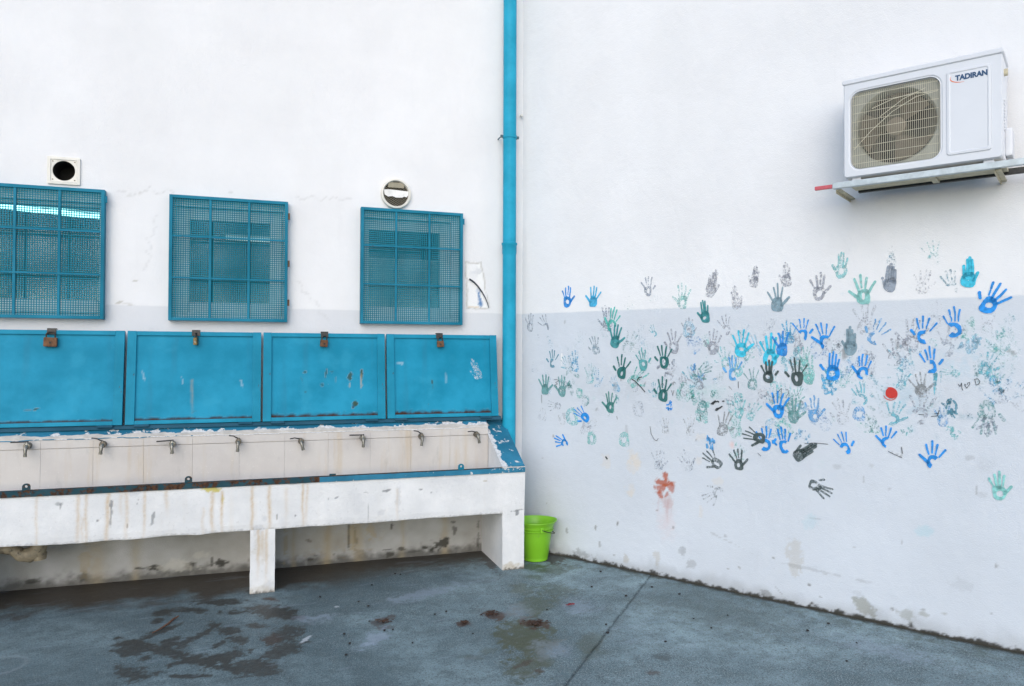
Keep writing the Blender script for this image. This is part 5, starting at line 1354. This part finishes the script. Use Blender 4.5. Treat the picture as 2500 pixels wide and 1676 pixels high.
# older, half worn prints between the clear ones
for _ in range(115):
    u = rng.choice((rng.uniform(.15, 3.45), rng.gauss(1.55, .5), rng.gauss(2.6, .5))); v = rng.gauss(1.36, .20)
    if not (.1 < u < 3.6 and .85 < v < 1.8): continue
    L_ = rng.uniform(.09, .20); g = rng.gauss(0, .35 if rng.random() < .8 else 1.4)
    HANDS.append((u, v, u + L_ * math.sin(g), v + L_ * math.cos(g), rng.choice('LRN'), rng.choice(('mintc', 'mintc', 'cyanf', 'tealg', 'mint', 'slate', 'grey', 'sky', 'blueb', 'mintd', 'cyanb')), rng.uniform(.28, .55), rng.choice(('ring', 'part', 'part', 'full', 'ring', 'palm', 'blob', 'ringc'))))
for k, (bx, bz, tx, tz, thumb, c, dens, style) in enumerate(HANDS):
    V, F = hand_mesh(bx, bz, tx, tz, thumb, style, rng)
    cx, cz = (bx + tx) / 2, (bz + tz) / 2
    me = bpy.data.meshes.new('handprint')
    me.from_pydata([(v[0] - cx, 0, v[1] - cz) for v in V], [], F)
    me.materials.append(M['print'])
    nm = 'paint_smear' if style in ('blob', 'drip') else 'handprint'
    o = link(bpy.data.objects.new(nm, me), wall_r)
    o.location = (cx, -.0005 - .00001 * (len(HANDS) - k if dens < .7 else len(HANDS) + k), cz)
    o.color = (*HCOL[c], dens)
    o['label'] = HNAME[c] + (' paint smear' if nm == 'paint_smear' else ' handprint') + ' on the wall'

# red dot, rust print ring, pen scribbles
def wall_disc(name, cx, cz, r, mat, ring_=False, y=-.0040):
    bm = bmesh.new(); rg = random.Random(int(cx * 100))
    if ring_:
        a = [bm.verts.new((r * math.cos(2 * PI * k / 30), 0, r * math.sin(2 * PI * k / 30))) for k in range(24)]
        b = [bm.verts.new(((r - .004) * math.cos(2 * PI * k / 30), 0, (r - .004) * math.sin(2 * PI * k / 30))) for k in range(24)]
        for k in range(23): bm.faces.new((a[k], a[k + 1], b[k + 1], b[k]))
    else:
        bm.faces.new([bm.verts.new((r * math.cos(2 * PI * k / 30) * rg.uniform(.95, 1.05), 0, r * math.sin(2 * PI * k / 30) * rg.uniform(.95, 1.05))) for k in range(30)])
    o = obj(name, bm, mat, wall_r); o.location = (cx, y, cz)
    return o
wall_disc('red_dot', *RED_DOT, .031, M['inkred'])['label'] = 'red painted dot'
o = wall_disc('red_ring', RED_DOT[0] - .005, RED_DOT[1] - .004, .038, M['inkred'], True, -.0042); o.rotation_euler = (0, rad(-200), 0)
def scribble(name, strokes, w=.0022, mat='ink', y=-.0044):
    bm = bmesh.new()
    for s in strokes:
        pts = [Vector((p[0], 0, p[1])) for p in s]
        for a, b in zip(pts, pts[1:]):
            d = (b - a); n = Vector((-d.z, 0, d.x)).normalized() * w / 2; e = d.normalized() * w * .3
            bm.faces.new([bm.verts.new(v) for v in (a - n - e, b - n + e, b + n + e, a + n - e)])
    o = obj(name, bm, M[mat], wall_r); o.location = (0, y, 0)
    return o
for nm, strokes, w, mt in SCRIBBLES:
    scribble(nm, strokes, w, mt)
# pale handprint on the rightmost lid
lid4 = [o for o in bpy.data.objects if o.name.startswith('metal_lid') and 'rightmost' in o['label']][0]
V, F = hand_mesh(.715, .285, .655, .440, 'L', 'closed', random.Random(4))
me = bpy.data.meshes.new('handprint'); me.from_pydata([(v[0], -.0172, v[1]) for v in V], [], F); me.materials.append(M['print'])
o = link(bpy.data.objects.new('handprint', me), lid4); o.color = (*HCOL['white'], .42); o['label'] = 'pale chalky handprint on the lid'

# ================================================================== SMALL THINGS
# loose cable over the broken plaster by the rightmost window
bm = bmesh.new()
cp = [(-.442, 2.127), (-.425, 2.118), (-.40, 2.10), (-.37, 2.07), (-.34, 2.03), (-.315, 1.99), (-.295, 1.945), (-.283, 1.905)]
add_tube(bm, [(x, -.010, z) for x, z in cp], [.006, .006, .006, .0055, .005, .004, .003, .002], 8)
tag(obj('cable', bm, M['cable'], None, True), 'short black cable end curving over broken plaster beside the rightmost window', 'cable')
bm = bmesh.new(); add_tube(bm, [(-.020, .0, 3.45), (-.020, -.03, 3.45), (-.020, -.035, 3.435)], .008, 8)
tag(obj('wall_hook', bm, M['plastic'], None, True), 'small painted hook high up in the wall corner', 'hook')
# twig, litter clumps, scraps, grit
bm = bmesh.new(); add_tube(bm, [(-2.52, -1.08, .006), (-2.49, -1.04, .008), (-2.455, -.96, .007), (-2.435, -.90, .010), (-2.41, -.86, .012)], [.002, .004, .006, .0065, .003], 8)
tag(obj('twig', bm, M['twig'], None, True), 'crooked brown twig lying on the wet concrete', 'twig')
rng = random.Random(31)
def litter(name, centre, r, n, mat, lab, cat, size=.012):
    bm = bmesh.new()
    for _ in range(n):
        a, q = rng.uniform(0, 2 * PI), r * abs(rng.gauss(0, .5))
        x, y = centre[0] + 1.4 * q * math.cos(a), centre[1] + q * math.sin(a)
        s = size * rng.uniform(.4, 1.2); ang = rng.uniform(0, PI)
        pts = [(s * math.cos(t_ + ang) * rng.uniform(.6, 1.1), .5 * s * math.sin(t_ + ang) * rng.uniform(.6, 1.3)) for t_ in np.linspace(0, 2 * PI, 6)[:-1]]
        z = .004 + rng.uniform(0, .008); tl = rng.uniform(-.4, .4)
        f = [bm.verts.new((x + p[0], y + p[1], z + p[0] * tl + .003)) for p in pts]; b = [bm.verts.new((x + p[0], y + p[1], z + p[0] * tl)) for p in pts]
        bm.faces.new(f); bm.faces.new(b[::-1]); bridge(bm, b, f)
    bmesh.ops.recalc_face_normals(bm, faces=list(bm.faces))
    o = obj(name, bm, mat); tag(o, lab, cat, kind='stuff')
for nm, c, r, n, mt, lab in LITTER:
    litter(nm, c, r, n, M[mt], lab, 'litter')
bm = bmesh.new()
for (x, y) in GRIT:
    b = bmesh.new(); bmesh.ops.create_icosphere(b, subdivisions=1, radius=rng.uniform(.006, .011))
    for v in b.verts: v.co = v.co * rng.uniform(.7, 1.2); v.co.z *= .6; v.co += Vector((x, y, .006))
    merge(bm, b)
tag(obj('grit', bm, M['grit']), 'dark grit and crumbs scattered over the concrete floor', 'grit', kind='stuff')
